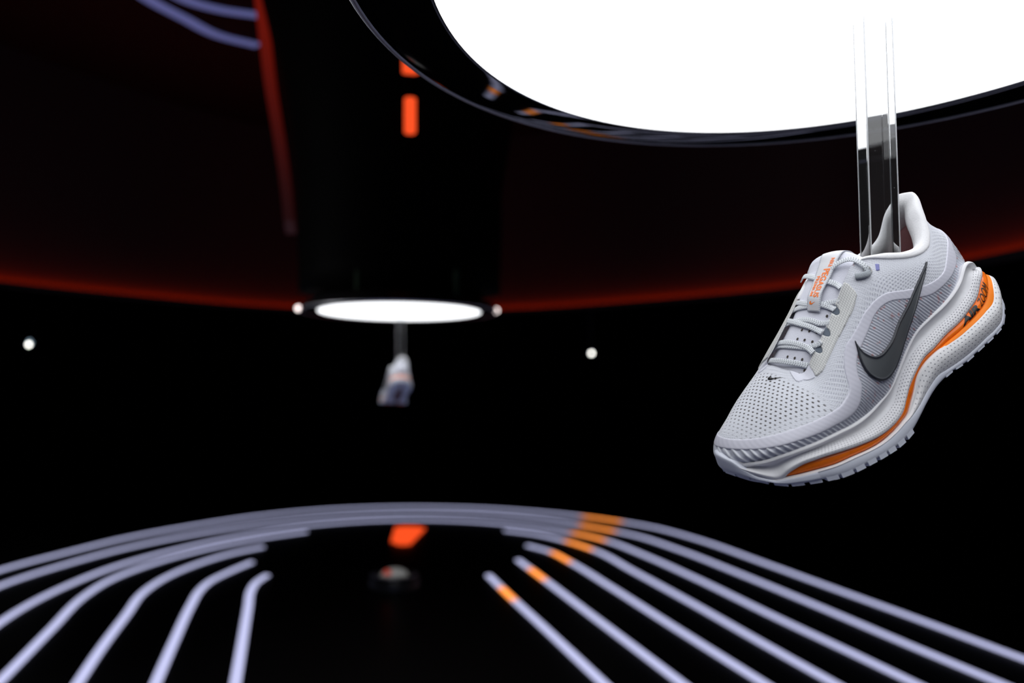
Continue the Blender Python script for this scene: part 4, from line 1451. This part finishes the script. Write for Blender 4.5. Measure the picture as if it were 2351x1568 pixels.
# ------------------------------------------------------------------ printed words on the air unit
def air_text(body, x0, x1, bold, shear, v0=.76, v1=.16):
    V_, F_ = text_mesh(body, bold, shear)
    k = np.arange(NO // 3)                 # outer side, heel end
    xs = OX[k]
    idx = np.interp(x0 + (x1 - x0) * V_[:, 0], xs, k)
    nv = G_AIR.shape[1]
    # row position by height fraction
    i0 = np.floor(idx).astype(int); fi = (idx - i0)[:, None]
    col = G_AIR[i0] * (1 - fi[..., None]) + G_AIR[i0 + 1] * fi[..., None]
    frac = v0 + (v1 - v0) * V_[:, 1]
    P = []
    for c_, fr in zip(col, frac):
        z = c_[0, 2] + (c_[-1, 2] - c_[0, 2]) * fr
        zz = c_[:, 2][::-1]
        P.append([np.interp(z, zz, c_[::-1, 0]), np.interp(z, zz, c_[::-1, 1]), z])
    P = np.array(P)
    nn = np.concatenate([np.stack([np.interp(idx, np.arange(NO), OUTN[:, c_]) for c_ in (0, 1)], 1), np.zeros((len(P), 1))], 1)
    mesh_obj('lettering', P + nn * .0005, F_, M_BLACK, air, smooth=False)


air_text('AIR', .0690, .0470, .055, .25)
air_text('ZOOM', .0450, .0270, .0, .35)

# under the forefoot: two orange pods and a dark groove along the middle of the sole
for y_ in (.030, -.032):
    bm = bmesh.new(); bmesh.ops.create_uvsphere(bm, u_segments=20, v_segments=10, radius=1.0)
    for v in bm.verts:
        v.co = Vector((.200 + v.co.x * .026, y_ * .85 + v.co.y * .015, -.0008 + v.co.z * .0045))
    bm_obj('forefoot_pod', bm, M_AIR, outsole, smooth=True)
bm = bmesh.new(); bmesh.ops.create_uvsphere(bm, u_segments=24, v_segments=10, radius=1.0)
for v in bm.verts:
    x_ = .115 + v.co.x * .085
    v.co = Vector((x_, -.002 + v.co.y * .015, float(np.interp(x_, [.02, .06, .1, .14, .2], [.026, .015, .010, .0, -.006])) + v.co.z * .004))
bm_obj('sole_groove', bm, M_GROOVE, outsole, smooth=True)


# ================================================================== acrylic bars and the farther shoe
def acrylic_material():
    m = mat('clear_acrylic', (.96, .975, .98), rough=.0, trans=.99, ior=1.49)
    t = NT(m)
    n = t.noise(t.obj(), 420.0, 3.0)
    t.link(t.ss(n, .62, .80, .0, .25), t.b.inputs['Roughness'])
    return m


M_ACR = acrylic_material()


RW = .0240
M_EDGE = mat('frosted_acrylic_edge', (.8, .82, .84), rough=.35, trans=.55, ior=1.49)


def build_bar(base, top, yaw, parent):
    """square clear rod from base to top (world offsets), with a slim foot plate inside the shoe"""
    d = Vector(top) - Vector(base)
    bm = box_bm(RW, .0200, 1.0, (0, 0, .5))
    for v in bm.verts:
        c, s = math.cos(yaw), math.sin(yaw)
        x, y = v.co.x, v.co.y
        v.co = Vector((c * x - s * y, s * x + c * y, 0)) + Vector(base) + d * v.co.z
    bmesh.ops.bevel(bm, geom=bm.edges[:], offset=.0006, segments=2, affect='EDGES')
    rod = bm_obj('rod', bm, M_ACR, parent)
    c, s = math.cos(yaw), math.sin(yaw)
    for ex, ey in ((-1, -1), (1, -1), (-1, 1), (1, 1)):
        bm = box_bm(.0009, .0009, 1.0, (0, 0, .5))
        x, y = ex * RW / 2, ey * .0100
        o_ = Vector((c * x - s * y, s * x + c * y, 0)) + Vector(base)
        for v in bm.verts:
            v.co = Vector((v.co.x, v.co.y, 0)) + o_ + d * v.co.z
        bm_obj('frosted_edge', bm, M_EDGE, rod)
    return rod


bar_a = tag(empty('acrylic_hanger', px(2022, 600, .812)), 'clear square acrylic rod holding the nearer shoe from the lamp', 'hanger', 'clear acrylic hangers')
b0 = px(2027, 606, .812); b1 = px_z(2010, 40, CAM_Z + LZ - .0012)
_f = (CAM_Z + LZ + .004 - b0.z) / (px(2012, 250, .812).z - b0.z)
b1 = b0 + (px(2012, 250, .812) - b0) * _f
build_bar((0, 0, -.004), tuple(b1 - Vector(bar_a.location)), math.radians(4), bar_a)
# foot plate: lies along the foot bed
bm = box_bm(.075, .024, .003)
R3 = SHOE_M.to_3x3()
pl = SHOE_M @ Vector((.075, .002, .082))
for v in bm.verts:
    v.co = R3 @ v.co + pl - Vector(bar_a.location)
bmesh.ops.bevel(bm, geom=bm.edges[:], offset=.0005, segments=1, affect='EDGES')
bm_obj('foot_plate', bm, M_ACR, bar_a)

shoe['label'] = 'large white running shoe with charcoal tick emblem and orange air sole in front'
shoe['category'] = 'shoe'
shoe['kind'] = 'thing'
shoe['group'] = 'hanging running shoes'

# farther shoe: same parts, turned so that its heel faces the camera
pivot = Vector(b0)
TURN = math.radians(-93)
RZM = Matrix.Rotation(TURN, 4, 'Z')
far_at = px(919, 846, 3.95)
M2 = Matrix.Translation(far_at) @ RZM @ Matrix.Translation(-pivot) @ SHOE_M
_c = M2 @ Vector((.09, 0, .10))
_ax = (M2.to_3x3() @ Vector((0, 1, 0))).normalized()
M2 = Matrix.Translation(_c) @ Matrix.Rotation(math.radians(-16), 4, _ax) @ Matrix.Translation(-_c) @ M2
shoe_b = copy_tree(shoe)
shoe_b.matrix_world = M2
shoe_b['label'] = 'small looking white running shoe seen from behind, hanging below the farther lamp'
bar_b = empty('acrylic_hanger', far_at)
top_z = CAM_Z + LZ - .0055 - far_at.z
build_bar((0, 0, 0), (0, 0, top_z), math.radians(20), bar_b)
tag(bar_b, 'slim clear acrylic rod holding the farther shoe from its lamp', 'hanger', 'clear acrylic hangers')
